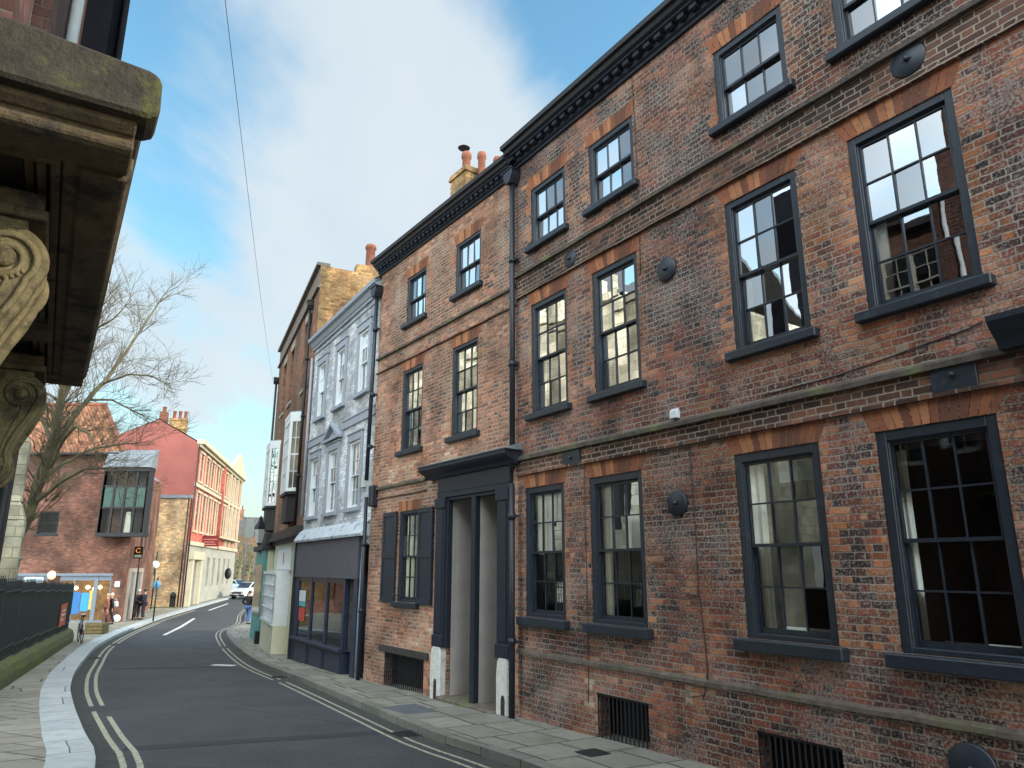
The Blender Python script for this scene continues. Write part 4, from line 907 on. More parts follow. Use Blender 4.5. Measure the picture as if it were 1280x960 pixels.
# ------------------------------------------------------------------ LEFT: brick building with the stone door hood, close to the camera
_a = Vector((math.sin(R(-32)), math.cos(R(-32)))); _n = Vector((math.cos(R(-32)), -math.sin(R(-32))))
FP = Frame(_n * -.40, _n * -.40 + _a * 11)
hp = thing('brick_building', 'dark brick building at the left edge with a big mossy stone door hood', 'house', FP)
hp.location = (FP.A.x, FP.A.y, 0)
wp1 = [(-5.0, -3.9), (-2.4, -1.3), (2.15, 3.22), (3.80, 4.72), (6.7, 7.7)]
opsP = [(a, b, 4.0, 6.0) for a, b in wp1] + [(a, b, 6.75, 8.2) for a, b in wp1] + [(-5.0, -3.9, .9, 2.8), (-2.4, -1.3, .9, 2.8), (3.55, 5.35, -.3, 2.9), (8.2, 9.3, .8, 2.7)]
wall(hp, 'wall', M_PB, -7, 9.9, -1.2, 9.0, opsP, depth=.14)
shell(hp, -7, 9.9, -1.2, 9.0, 8, M_PB)
gable_roof(hp, -7, 9.9, 9.0, 11.0, 8, M_SLATE, y0=-.25)
k = MB(); k.box(-7, 9.9, -.25, 0, 8.98, 9.12); k.build('eaves', M_IRON, hp)
M_GW = noisy('greyed window paint', (.22, .22, .21), (.16, .16, .155), bumps=0)
for (a, b, c, d) in opsP[:-4]: window(hp, a, b, c, d, 3, 2, 2, mat=M_WSH if (a > 0 and c < 5) else M_GW, glass=M_GLD, y=.08, fw=.08, so=.06, curtain=[('board', 0, 1, .0, 1, M_BLIND, 'shutter')] if a == 3.80 else None)
for (a, b, c, d) in opsP[-4:-2] + opsP[-1:]: window(hp, a, b, c, d, 3, 2, 2, mat=M_WSH, glass=M_GLD, y=.08, so=.06)
chimney(hp, -.6, 1.0, 3.2, 4.2, 10.8, 13.4, M_PB, pots=3); chimney(hp, 6.2, 7.4, 3.4, 4.3, 10.8, 13.6, M_PB, pots=3, ph=.6)
k = MB(); k.box(3.55, 5.35, .08, .13, -.3, 2.9); k.box(3.6, 4.4, .05, .08, -.2, 2.1); k.box(4.5, 5.3, .05, .08, -.2, 2.1); k.build('door', M_NAVD, hp, bevel=.01)
k = MB(); k.tube([(5.98, -.05, 3.7), (5.98, -.05, 8.9)], .045, 8); k.build('drainpipe', noisy('grey painted pipe', (.42, .45, .48), (.33, .36, .40), bumps=0), hp)
pipe(hp, 6.75, -.6, 3.3, .05, -.07, mat=M_IRON)
k = MB(); k.box(8.31, 9.85, -.375, 0, 4.9, 10.4); k.box(8.27, 8.31, -.40, -.34, 4.9, 10.4); k.tube([(8.25, -.37, 4.9), (8.25, -.37, 10.4)], .035, 8)
bayo = k.build('bay', noisy('black tarred boarding', (.008, .009, .014), (.010, .011, .015), scale=3, rough=1.0, spec=.0, bumps=.1), hp); window(hp, 8.6, 9.7, 5.4, 7.4, 2, 2, 2, mat=M_NAVD, glass=M_GL, y=-.40, sill=False, fw=.06) if False else None
# hood
HX0, HX1, HY, ZS = 2.46, 6.35, -.49, 3.40
hd = MB()
hd.extrude([(-.525, 3.505), (-.535, 3.52), (-.53, 3.64), (-.50, 3.665), (0, 3.70), (0, 3.49), (-.50, 3.49)], 0, 2.42, 2.60)       # blocking slab at the near end
hd.extrude([(-.50, 3.53), (-.50, 3.64), (-.46, 3.66), (0, 3.70), (0, 3.50), (-.46, 3.50)], 0, 2.60, 6.46)
top = hd.build('door_hood', M_HOOD, hp, bevel=.012); top['label'] = 'mossy stone hood slab with rounded corner'
bm_ = MB()
def ring(x0, x1, y0, y1, z0, z1, w_):
    bm_.box(x0, x0 + w_, y0, y1, z0, z1); bm_.box(x1 - w_, x1, y0, y1, z0, z1); bm_.box(x0 + w_, x1 - w_, y0, y0 + w_, z0, z1)
def endmould(x0, sg):                                  # run of mouldings across the end of the hood
    pr = [(x0, 3.50), (x0, 3.475), (x0 + sg * .015, 3.465), (x0 + sg * .03, 3.455), (x0 + sg * .05, 3.452), (x0 + sg * .05, 3.440), (x0 + sg * .03, 3.430), (x0 + sg * .035, 3.405), (x0 + sg * .06, 3.395), (x0 + sg * .16, 3.395), (x0 + sg * .17, 3.41), (x0 + sg * .26, 3.415), (x0 + sg * .27, 3.44), (x0 + sg * .27, 3.50)]
    return pr
bm2 = MB(); bm2.extrude([(p[1], 0) for p in []] or [(0, 0), (0, 0), (0, 0)], 1, 0, 0) if False else None
for x0, sg in ((2.475, 1), (6.40, -1)):
    pr = endmould(x0, sg); i0 = len(bm_.v)
    bm_.extrude([(p[0], p[1]) for p in pr], 1, HY + .015, -.002)
bm_.extrude([(HY, 3.50), (HY, 3.43), (HY + .02, 3.40), (HY + .16, 3.40), (HY + .17, 3.415), (HY + .215, 3.42), (HY + .22, 3.50)], 0, 2.745, 6.13)    # front rail of the soffit
for (a, b, z_) in ((4.02, 4.14, 3.405), (4.88, 5.12, 3.385)): bm_.box(a, b, HY + .22, -.002, z_, 3.50)
sf = bm_.build('soffit_moulding', M_SOFF, hp, bevel=.006)
# coffers: stepped frames around the sunk panels
cf_ = MB()
for (a, b) in ((2.745, 4.02), (4.14, 4.88), (5.12, 6.13)):
    for st, (g_, z_) in enumerate(((.0, 3.418), (.045, 3.436), (.085, 3.455))):
        w_ = .045; y0 = HY + .22 + g_
        if b - a < 2 * (g_ + w_) + .05: continue
        cf_.box(a + g_, a + g_ + w_, y0, -.003, z_, 3.50); cf_.box(b - g_ - w_, b - g_, y0, -.003, z_, 3.50); cf_.box(a + g_ + w_, b - g_ - w_, y0, y0 + w_ * .7, z_, 3.50)
cf_.build('coffer_frame', M_SOFF, hp, bevel=.005)
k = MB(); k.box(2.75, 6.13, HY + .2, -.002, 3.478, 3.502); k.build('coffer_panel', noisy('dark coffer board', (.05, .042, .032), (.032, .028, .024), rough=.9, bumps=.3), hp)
k = MB(); k.box(2.40, 2.44, -.47, -.465, 3.44, 3.445)
# scrolled consoles
def console(x0, wdt):
    C = (-.135, 3.135); r0 = .116
    out = [(0, 3.29), (-.19, 3.29), (-.19, 3.255)]
    for t in range(80, -100, -12):                                     # round the big volute, over the top to its front
        an = R(t); out.append((C[0] - r0 * math.cos(an), C[1] + r0 * math.sin(an)))
        if t <= -30: break
    out += [(-.222, 3.045), (-.198, 2.975), (-.162, 2.90), (-.13, 2.82), (-.115, 2.75), (-.13, 2.70), (-.128, 2.64), (-.10, 2.59), (-.055, 2.575), (0, 2.60)]
    mb = MB(); mb.extrude(out, 0, x0, x0 + wdt)
    c = mb.build('console', M_CONS, hp, bevel=.006)
    rim = MB()
    for xs in (x0 - .002, x0 + wdt + .002):
        pts = []
        for t in range(0, 33):                                         # spiral rim of the volute
            an = R(-40 + t * 17); rr = (r0 - .012) * (1 - t / 33 * .62); pts.append((xs, C[0] - rr * math.cos(an), C[1] + rr * math.sin(an)))
        tail = [(xs, p[0] + .013, p[1] + .004) for p in out[-11:-2]][::-1]
        rim.tube(tail + pts, [.013] * (len(tail) + len(pts)), 6)
        rim.tube([(xs, p[1] * .72 - .006, p[2] + .012) for p in tail[1:]], .008, 5)
        sg = -1 if xs == x0 - .002 else 1
        rim.lathe([(.040, 0), (.038, sg * .012), (.026, sg * .022), (.001, sg * .026)], (xs, C[0], C[1]), 16, axis=0)
        for t in range(9):                                             # bead string in the channel
            an = R(-35 - t * 15); rr = r0 * .66; rim.lathe([(.001, -.012), (.010, -.006), (.011, .004), (.001, .012)], (xs, C[0] - rr * math.cos(an), C[1] + rr * math.sin(an)), 6, axis=0)
        t2 = []
        for t in range(0, 22):
            an = R(-60 + t * 17); rr = .055 * (1 - t / 22 * .6); t2.append((xs, -.07 + rr * math.cos(an) * -1, 2.64 + rr * math.sin(an)))
        rim.tube(t2, .009, 5)
    op = [(p[0] - .004, p[1]) for p in out[3:-1]]
    for xx in (x0 + .022, x0 + wdt - .022): rim.tube([(xx, p[0], p[1]) for p in op], .022, 7)
    rim.tube([(x0 + wdt / 2, p[0], p[1]) for p in op], .014, 6)
    rim.build('scroll_rim', M_CONS, c)
    k = MB(); k.box(x0 - .03, x0 + wdt + .03, -.25, 0, 3.292, 3.33); k.box(x0 - .015, x0 + wdt + .015, -.23, 0, 3.331, 3.40); k.build('abacus', M_SOFF, c, bevel=.006)
console(3.02, .38); console(5.53, .40)
k = MB()
for a in (3.0, 5.5): k.box(a, a + .42, -.07, -.002, -.3, 2.56)
k.build('door_pilaster', M_SOFF, hp, bevel=.01)

# ------------------------------------------------------------------ pale stone church behind the railings
FC = Frame((-10.9, 13.0), (-17.0, 24.9))
hc = thing('stone_church', 'pale limestone church wall with a stepped corner buttress behind the black railings', 'church', FC)
lc = FC.len
opsC = [(1.8, 3.4, 3.2, 7.6), (5.4, 7.0, 3.2, 7.6), (9.0, 10.6, 3.2, 7.6)]
wall(hc, 'wall', M_LIME, 0, lc - .6, -2, 11.0, opsC, depth=.4)
shell(hc, 0, lc - .6, -2, 11.0, 9, M_LIME)
gable_roof(hc, 0, lc - .6, 11, 14.5, 9, M_SLATE, y0=-.1)
k = MB(); k.box(0, lc - .6, -.12, 0, 11.0, 11.25)
for t in range(10): k.box(.2 + t * 1.3, .8 + t * 1.3, -.1, .2, 11.25, 11.8)
k.build('parapet', M_LIME, hc)
for (a, b, c, d) in opsC:
    g = MB(); g.quad((a, .35, c), (b, .35, c), (b, .35, d), (a, .35, d)); g.build('window', flat('leaded church glass', (.03, .035, .04), .15), hc)
    g = MB(); g.box(a + .75, a + .85, .2, .33, c, d); g.box(a, b, .2, .33, 5.2, 5.3); g.build('tracery', M_LIME, hc)
k = MB(); k.box(lc - .62, lc + .05, -.55, 1.2, -2, 3.6); k.extrude([(-.55, 3.6), (-.35, 4.2), (1.2, 4.2), (1.2, 3.6)], 0, lc - .62, lc + .05)
k.box(lc - .62, lc - .02, -.35, 1.2, 4.2, 6.2); k.extrude([(-.35, 6.2), (-.1, 6.7), (1.2, 6.7), (1.2, 6.2)], 0, lc - .62, lc - .02); k.box(lc - .62, lc - .1, -.1, 1.2, 6.7, 11.3)
for z_ in (1.0, 2.3, 5.1): k.box(lc - .30, lc + .07, -.60, -.52, z_, z_ + .12)
k.build('buttress', M_LIME, hc, bevel=.03)

# ------------------------------------------------------------------ railings on mossy plinth blocks
fa, fb = Vector((-8.6, 11.6)), G(88, 806).xy + Vector((-.25, .1))
FF = Frame(fa, fb); FF.len = (fb - fa).length
fe = thing('railing_fence', 'tall black iron railings stepping down along the left pavement on mossy stone blocks', 'fence', FF)
npn = 9; pl_ = FF.len / npn
for i in range(npn):
    x0 = i * pl_; yg = FF.w(x0 + pl_ / 2, 0, 0).y; z0 = gz(yg) + .1
    m = MB(); zt = z0 + 2.05
    nb = 20
    for j in range(nb):
        xx = x0 + (j + .5) * pl_ / nb; h_ = zt + (.10 if j % 2 else .04); m.box(xx - .012, xx + .012, -.012, .012, z0 + .48, h_); m.extrude([(xx - .022, h_), (xx + .022, h_), (xx, h_ + .08)], 1, -.008, .008)
    m.box(x0, x0 + pl_, -.025, .025, zt - .12, zt - .08); m.box(x0, x0 + pl_, -.025, .025, z0 + .72, z0 + .77); m.box(x0, x0 + pl_, -.02, .02, z0 + .5, z0 + .54)
    m.box(x0 - .03, x0 + .03, -.03, .03, z0 + .3, zt + .16); m.tube([(x0 + .05, .0, z0 + .6), (x0 + .05, .45, z0 + .5)], .015, 5)
    m.build('railing_panel', M_FENCE, fe)
    p = MB(); r_ = .17; xb = x0 + pl_ - .02
    prof = [(-.24, z0 - .4), (-.25, z0 + .22), (-.2, z0 + .40), (-.10, z0 + .49), (.08, z0 + .50), (.2, z0 + .42), (.24, z0 + .2), (.24, z0 - .4)]
    p.extrude(prof, 0, x0 + .01, xb); p.build('plinth_block', M_MOSSK, fe, bevel=.035)
m = MB(); m.box(0, FF.len + .1, .5, .56, -1.6, 1.15); m.build('dark_hedge_board', M_FENCE, fe)
# orange banner on the railings
def lp(u, v): return FF.q(u, v, -.06)
xb_, zb_ = lp(76, 783)
bn = MB(); xc = lp(77, 770)[0]; zt_ = lp(80, 755)[1]; zb2 = lp(76, 783)[1]
bn.box(xc - .5, xc + 1.5, -.07, -.055, zb2, zt_)
bo = bn.build('banner', noisy('orange banner', (.62, .13, .04), (.55, .11, .035), scale=3, rough=.7, bumps=0), None)
bo.location = (fa.x, fa.y, 0); bo.rotation_euler = (0, 0, FF.rot); tag(bo, 'orange banner with white marks tied to the end of the black railings', 'banner')
k = MB(); k.box(xc - .1, xc + .9, -.078, -.071, zb2 + .35, zb2 + .43); k.box(xc + .1, xc + 1.0, -.078, -.071, zb2 + .5, zb2 + .56); k.box(xc - .2, xc + .6, -.078, -.071, zb2 + .2, zb2 + .26); k.build('banner_marking', flat('banner white', (.7, .66, .6), .7), bo)

# ------------------------------------------------------------------ modern brick shop building
FM = Frame((-40, 43.8), (-22.5, 43.8)); FS = Frame((-22.5, 43.8), (-26.9, 56.2))
hm = thing('shop_building', 'red brick shop building with pantiled roof and a dark oriel above the café windows', 'shop', FM)
X = lambda u, v: FM.q(u, v)
wx0, wx1 = X(47, 655)[0], X(73, 655)[0]; sx0, sx1 = X(24, 740)[0] - 3, X(137, 745)[0]; pl0, pl1 = X(57, 745)[0], X(72, 745)[0]
opsM = [(wx0, wx1, 4.0, 5.33), (pl1, sx1, -1.0, 1.70), (sx0, pl0, -.1, 1.70)]
wall(hm, 'wall', M_MB, 0, 17.5, -2.5, 8.85, opsM, depth=.18)
side = MB(); e = FS.w(FS.len, 0, 0) - Vector((-40, 43.8, 0))
side.quad((17.5, 0, -2.5), (e.x, e.y, -2.5), (e.x, e.y, 8.3), (17.5, 0, 7.6)); sd_ = side.build('side_wall', M_MB, hm)
wn_ = window(hm, wx0, wx1, 4.0, 5.33, 2, 1, 1, mat=M_IRON, glass=glassm('dark small glass', .0, ior=1.2, tintc=(.7, .75, .75)), so=.03, fw=.06)
cf2 = MB()
cf2.box(sx0, sx1, .02, .10, 1.36, 1.70); cf2.box(sx0 - .1, sx1 + .05, -.06, .1, 1.62, 1.76)
for xx in [pl1, (pl1 + sx1) / 2 - .7, (pl1 + sx1) / 2 + .6, sx1 - .9, sx1 - .08]: cf2.box(xx, xx + .08, .03, .10, -1.0, 1.4)
cf2.box(sx1 - 1.0, sx1 - .78, .0, .12, -1.0, 1.6); cf2.box(pl1, sx1, .03, .1, -1.0, -.85)
sfm = cf2.build('shop_front', noisy('grey blue shopfront', (.20, .23, .28), (.16, .19, .24), rough=.5, bumps=0), hm)
g = MB(); g.quad((pl1, .07, -1), (sx1, .07, -1), (sx1, .07, 1.4), (pl1, .07, 1.4)); g.build('pane', M_GLD, sfm); g = MB(); g.quad((sx0, .07, -.1), (pl0, .07, -.1), (pl0, .07, 1.4), (sx0, .07, 1.4)); g.build('pane', M_GLD, sfm)
warm = noisy('warm lit shop room', (.42, .24, .10), (.05, .035, .03), scale=3.5, rough=.9, bumps=0); warm.node_tree.nodes['Principled BSDF'].inputs['Emission Color'].default_value = (1, .55, .2, 1); warm.node_tree.nodes['Principled BSDF'].inputs['Emission Strength'].default_value = .10
room(sfm, sx0, sx1, -1.2, 1.5, .12, 1.0, mat=warm)
lm = MB()
for (u, v) in ((35, 735), (44, 733), (51, 735), (95, 735), (110, 734), (125, 734), (118, 736)):
    x, z = FM.q(u, v, .5); lm.lathe([(.001, -.12), (.11, -.05), (.12, .04), (.001, .12)], (x, .5, z), 8)
lm.build('ceiling_lamp', emis('warm lamp', (1, .68, .32), 5), sfm)
k = MB(); a_, b_ = X(31, 724)[0], X(55, 724)[0]; k.box(a_, b_, -.04, .0, X(40, 729)[1], X(40, 721)[1]); k.build('sign_board', flat('pale sign board', (.50, .55, .58), .5), sfm)
k = MB(); 
for i in range(9): k.box(a_ + .12 + i * (b_ - a_ - .2) / 9, a_ + .12 + i * (b_ - a_ - .2) / 9 + .08, -.045, -.041, X(40, 727)[1], X(40, 724)[1])
k.build('sign_lettering', flat('sign blue', (.12, .22, .30), .6), sfm)
x, z = X(65, 719); k = MB(); k.lathe([(.001, -.12), (.22, -.10), (.25, -.04), (.25, 0)], (x, 0, z), 16, axis=1); k.build('wall_lamp', emis('round wall lamp', (1, .72, .38), .45), hm)
x, z = X(147, 730); k = MB(); k.box(x - .14, x + .14, -.08, 0, z - .18, z + .14); k.build('alarm_box', M_WSH, hm, bevel=.02)
x, z = X(146, 773); k = MB(); k.lathe([(.001, -.06), (.2, -.05), (.22, 0)], (x, 0, z), 14, axis=1); k.build('wall_disc', M_WSH, hm)
k = MB(); xa, za = X(74, 775); 
for (u0, u1, v0, v1, m_) in ((74, 87, 738, 764, flat('purple poster', (.20, .17, .30), .6)), (88, 101, 740, 768, flat('poster blue', (.03, .16, .42), .5)), (102, 112, 741, 764, flat('poster bright blue', (.04, .30, .70), .5)), (112, 116, 738, 762, flat('poster yellow', (.6, .5, .12), .5))):
    k = MB(); k.box(X(u0, v0)[0], X(u1, v0)[0], .03, .045, X(u0, v1)[1], X(u0, v0)[1]); k.build('poster', m_, sfm)
# oriel
M_OG = glassm('oriel glass', .0, ior=1.2, tintc=(.8, .85, .85))
ox0, ox1 = FM.q(125, 640, -.7)[0], FM.q(180, 640, -.7)[0]; oz0, oz1 = 4.05, 7.72
orl = MB(); ow = ox1 - ox0
orl.box(ox0 - .1, ox1 + .1, -.75, 0, oz0 - .22, oz0)
for t in range(5): xx = ox0 + ow * t / 4; orl.box(xx - .06, xx + .06, -.70, -.58, oz0, oz1)
for z_ in (oz0 + 1.45, oz0 + 2.7): orl.box(ox0, ox1, -.69, -.59, z_ - .05, z_ + .05)
orl.box(ox0 - .05, ox1 + .05, -.75, 0, oz1 - .1, oz1 + .12); orl.box(ox0 - .02, ox0 + .06, -.7, 0, oz0, oz1); orl.box(ox1 - .06, ox1 + .02, -.7, 0, oz0, oz1)
oo = orl.build('oriel_window', flat('black brown timber', (.018, .015, .02), .5), hm)
g = MB(); g.quad((ox0, -.64, oz0), (ox1, -.64, oz0), (ox1, -.64, oz0 + 1.45), (ox0, -.64, oz0 + 1.45)); g.build('pane', M_OG, oo); g = MB(); g.quad((ox0, -.64, oz0 + 2.7), (ox1, -.64, oz0 + 2.7), (ox1, -.64, oz1), (ox0, -.64, oz1)); g.build('pane', M_OG, oo)
g = MB(); g.quad((ox0, -.64, oz0 + 1.45), (ox1, -.64, oz0 + 1.45), (ox1, -.64, oz0 + 2.7), (ox0, -.64, oz0 + 2.7)); g.build('pane', flat('green spandrel glass', (.012, .065, .055), .2), oo)
room(oo, ox0 + .3, ox1 - .3, oz0 + .5, oz1 - .3, -.5, .6)
for u in (166,): x, z = X(u, 655); k = MB(); k.extrude([(x - .22, oz0 + .02), (x + .22, oz0 + .02), (x + .06, oz0 + 1.2), (x - .16, oz0 + 1.2)], 1, -.55, -.52); k.build('curtain', M_CURT if u == 166 else M_NET, oo)
k = MB(); k.extrude([(0, 9.0), (-.35, 8.85), (-.8, 7.92), (-.86, 7.88), (-.86, 7.85), (0, 7.85)], 0, ox0 - .12, ox1 + .12); k.build('lead_roof', M_LEAD, oo)
# pantiled roof, hipped at the street end
rf = MB(); rA, rB = FM.q(-60, 500, 3.6)[0], X(128, 500)[0] - .1
pe = [(-2, -.35, 8.80), (16.6, -.35, 8.80), (12.9, 3.6, 12.6), (-2, 3.6, 12.6)]
rf.poly(pe); rf.poly([(16.6, -.35, 8.80), (13.0, 8.5, 8.80), (12.9, 3.6, 12.6)]); rf.poly([(13.0, 8.5, 8.8), (-2, 8.5, 8.8), (-2, 3.6, 12.6), (12.9, 3.6, 12.6)])
rf.build('roof', M_TILE, hm); k = MB(); k.tube([(-2, 3.6, 12.62), (12.9, 3.6, 12.62)], .13, 8); k.tube([(12.9, 3.6, 12.62), (16.6, -.35, 8.85)], .12, 8); k.build('ridge_tile', M_TERR, hm)
k = MB(); k.box(-2, 16.4, -.42, -.30, 8.68, 8.80); k.build('gutter', M_IRON, hm)
rf2 = MB(); rf2.poly([(16.6, -.3, 8.7), (17.6, -.1, 7.6), (e.x + .1, e.y, 8.35), (13.0, 8.5, 8.85)]); rf2.build('side_roof', M_LEAD, hm)
# doorway and slit windows on the street side
sm = thing('side_entrance', 'narrow pale stone side doorway between the shop corner and the globe lamp', 'doorway', FS)
k = MB(); 
for (a, b) in ((1.0, 1.5), (3.2, 3.8), (6.4, 7.1)): k.box(a, b, -.12, -.01, -1.4, 1.8)
k.box(1.0, 7.1, -.14, -.01, 1.8, 2.05); k.build('stone_surround', noisy('pinkish concrete', (.36, .30, .26), (.28, .24, .21), rough=.85), sm); k = MB(); k.box(1.5, 3.2, -.05, -.008, -1.4, 1.8); k.box(3.8, 6.4, -.05, -.008, -1.4, 1.8); k.build('door', noisy('grey door', (.16, .17, .18), (.12, .13, .14), bumps=0), sm)
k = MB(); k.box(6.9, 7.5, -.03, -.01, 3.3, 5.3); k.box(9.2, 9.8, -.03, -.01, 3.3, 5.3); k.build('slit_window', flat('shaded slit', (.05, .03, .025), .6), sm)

# ------------------------------------------------------------------ yellow-brown garden wall building between
FY = Frame((-28.6, 59.3), (-25.95, 59.3))
hy = thing('old_brick_wall', 'tall yellow brown brick wall with an arched niche next to the red house', 'wall', FY)
nx0, nx1 = FY.q(212, 750)[0], FY.q(219.5, 750)[0]; nz1 = FY.q(216, 744)[1]
wall(hy, 'wall', M_GY, 0, 2.65, -2.5, 7.55, [(nx0, nx1, -1.2, nz1)], depth=.12)
k = MB(); k.box(-.05, 2.7, -.12, .3, 7.55, 7.8); k.build('coping', M_LEAD, hy); k = MB(); k.box(nx0, nx1, .05, .11, -1.2, nz1); k.lathe([((nx1 - nx0) / 2, .0), ((nx1 - nx0) / 2, -.03), (.001, -.03)], ((nx0 + nx1) / 2, .0, nz1), 16, axis=1); k.build('arched_door', flat('dark arched door', (.02, .022, .025), .6), hy)
k = MB(); k.box(0, 2.65, -.5, -.01, -2, -.88); k.build('mossy_kerb', M_MOSSK, hy)
pipe(hy, .05, -1.0, 7.5, .06, -.12, mat=M_IRON); pipe(hy, 2.55, -1.0, 7.5, .06, -.12, mat=M_IRON)

# ------------------------------------------------------------------ red Georgian house, sunlit front
FG = Frame((-26.1, 60.0), (-32.2, 87.0)); Lg = FG.len
hg = thing('georgian_house', 'bright red Georgian house with rows of cream windows and a pediment', 'house', FG)
bays = [1.5 + 2.75 * i for i in range(9)]
opsG = []
for x in bays: opsG += [(x, x + 1.25, 5.2, 8.0), (x, x + 1.25, 9.3, 11.3)]
wall(hg, 'wall', M_RG, 0, Lg, 3.9, 12.1, opsG, depth=.2)
wall(hg, 'ground_floor_wall', M_ASH2, 0, Lg, -2.5, 3.9, [(2.4, 4.6, -1.1, 2.6)] + [(9.6 + 3.2 * i, 10.8 + 3.2 * i, .4, 3.0) for i in range(5)], depth=.35)
k = MB(); k.box(2.4, 4.6, .3, .34, -1.1, 2.6)
for i in range(5): k.box(9.6 + 3.2 * i, 10.8 + 3.2 * i, .3, .34, .4, 3.0)
k.build('dark_opening', flat('dark door opening', (.06, .055, .05), .5), hg)
tr = MB()
for (a, b, c, d) in opsG:
    tr.box(a - .22, a, -.08, .05, c - .1, d + .2); tr.box(b, b + .22, -.08, .05, c - .1, d + .2); tr.box(a - .3, b + .3, -.14, .05, d + .2, d + .38); tr.box(a - .3, b + .3, -.12, .05, c - .26, c - .1)
    tr.box((a + b) / 2 - .03, (a + b) / 2 + .03, .1, .16, c, d); tr.box(a, b, .1, .16, (c + d) / 2 - .04, (c + d) / 2 + .04)
tr.build('window_surround', M_GEOS, hg)
k = MB()
for (a, b, c, d) in opsG: k.quad((a, .17, c), (b, .17, c), (b, .17, d), (a, .17, d))
k.build('pane', flat('dull blinds behind glass', (.30, .28, .22), .25), hg)
tr = MB(); tr.box(0, Lg, -.14, 0, 8.62, 8.92); tr.box(0, Lg, -.2, 0, 3.88, 4.2); tr.box(-.1, Lg, -.5, .1, 12.1, 12.45); tr.box(0, Lg, -.25, 0, 11.85, 12.1)
tr.box(1.2, 1.9, -.3, 0, -1.1, 3.3); tr.box(5.0, 5.7, -.3, 0, -1.1, 3.3); tr.box(1.0, 5.9, -.4, 0, 2.75, 3.4)
for x in (18.2, 20.9, 23.7, 26.4): tr.box(x, x + .45, -.22, 0, 4.2, 11.85)
tr.box(12, 26, -.6, 0, 4.9, 5.05)
tr.extrude([(16.8, 12.45), (27.4, 12.45), (22.1, 14.5)], 1, -.45, -.1); tr.build('cornice', M_GEOS, hg)
k = MB(); k.box(13.2, 13.9, -.25, .0, 3.9, 12.0); k.box(1.0, 1.1, -.02, 0, 0, 0.1); k.build('red_pilaster', M_RG, hg)
gb = MB(); D_ = 7.6                       # gable side facing the camera
cA = Vector((-26.1, 60.0))
def GL(x, y, z): v = Vector((x, y)) - FG.A; return (v.dot(FG.d), v.dot(FG.inn), z)
gp = [GL(-26.1, 60.0, -2), GL(-26.1, 60.0, 12.2), GL(-29.75, 60.3, 14.2), GL(-33.6, 60.6, 12.8), GL(-33.6, 60.6, -2)]
gb.poly(gp); gb.build('gable_wall', noisy('red painted gable', (.34, .10, .085), (.27, .085, .072), scale=.5, rough=.8, bumps=.2, bscale=8, c3=(.25, .08, .06), s3=.6, t3=(.56, .75), a3=.5), hg)
k = MB(); k.poly([GL(-26.1, 60.0, 12.3), GL(-32.2, 87, 12.3), GL(-36, 87, 14.6), GL(-29.75, 60.3, 14.3)]); k.poly([GL(-29.75, 60.3, 14.3), GL(-36, 87, 14.6), GL(-40, 87, 12.3), GL(-33.6, 60.6, 12.8)]); k.build('roof', M_SLATE, hg)
x0_, y0_, _ = GL(-28.6, 61.5, 0); chimney(hg, x0_ - .4, x0_ + .5, y0_ - .6, y0_ + .7, 12.5, 14.3, M_YB, pots=0)
cg = [o for o in hg.children if o.name.startswith('chimney')][0]
for t in (-.45, 0, .45): p = MB(); pot(p, x0_ + .05, y0_ + t, 14.4, .8, .14); p.build('chimney_pot', M_TERR, cg)
x1_, y1_, _ = GL(-29.6, 60.7, 0); k = MB(); k.box(x1_ - .25, x1_ + .3, y1_ - .3, y1_ + .3, 14.0, 14.9); pot(k, x1_, y1_, 14.9, .5, .16); k.build('chimney', M_TERR, hg)
pipe(hg, -.12, -1, 12.0, .06, -.12, mat=M_IRON)
# ------------------------------------------------------------------ buildings farther down the street
FD = Frame((-62, 150), (-40, 160))
hd_ = thing('far_terrace', 'grey brown terrace far down the street behind the parked cars', 'house', FD)
wall(hd_, 'wall', M_B2, -30, 24, -2, 8.5, [(x, x + 1.2, z, z + 1.8) for x in range(-28, 23, 4) for z in (1, 5)], depth=.2); gable_roof(hd_, -30, 24, 8.5, 12.5, 10, M_SLATE)
k = MB()
for x in range(-28, 23, 4):
    for z in (1, 5): k.quad((x, .15, z), (x + 1.2, .15, z), (x + 1.2, .15, z + 1.8), (x, .15, z + 1.8))
k.build('pane', flat('far glass', (.05, .06, .07), .1), hd_)
for i in range(3): chimney(hd_, -22 + i * 14, -20.6 + i * 14, 4, 5.5, 11, 14, M_B2, pots=2)

# ------------------------------------------------------------------ street furniture
k = thing('carriage_lantern', 'black glazed lantern on a bracket at the corner of the teal shop', 'lantern', loc=at(322, 700, 31.0))
base = at(322, 680, 31.0); top_ = at(322, 645, 31.0); hL = top_.z - base.z
zl = base.z - at(322, 700, 31.0).z
m = MB(); m.lathe([(.10, zl), (.24, zl + hL * .55), (.26, zl + hL * .57), (.20, zl + hL * .66), (.08, zl + hL * .86), (.09, zl + hL * .9), (.03, zl + hL)], (0, 0, 0), 4, smooth=False)
m.tube([(0, 0, zl), (0, 0, zl - .15), (.12, .1, zl - .5), (.35, .3, zl - .65)], .035, 6); m.tube([(0, 0, zl - .1), (.38, .3, zl - .1)], .03, 6); m.build('lantern_frame', M_IRON, k)
m = MB(); m.lathe([(.105, zl + .04), (.235, zl + hL * .52)], (0, 0, 0), 4, smooth=False); m.build('lantern_glass', flat('milky lantern glass', (.5, .52, .5), .2), k).scale = (1.04, 1.04, 1)
b_ = at(313, 660, 32.2); m = MB(); m.box(-.20, .20, -.03, .03, -.40, .40); m.box(-.22, .4, -.015, .015, .42, .46); sgn = m.build('hanging_sign', flat('pale hanging sign', (.38, .40, .38), .6)); sgn.location = b_; tag(sgn, 'plain grey hanging signboard behind the black lantern', 'sign')
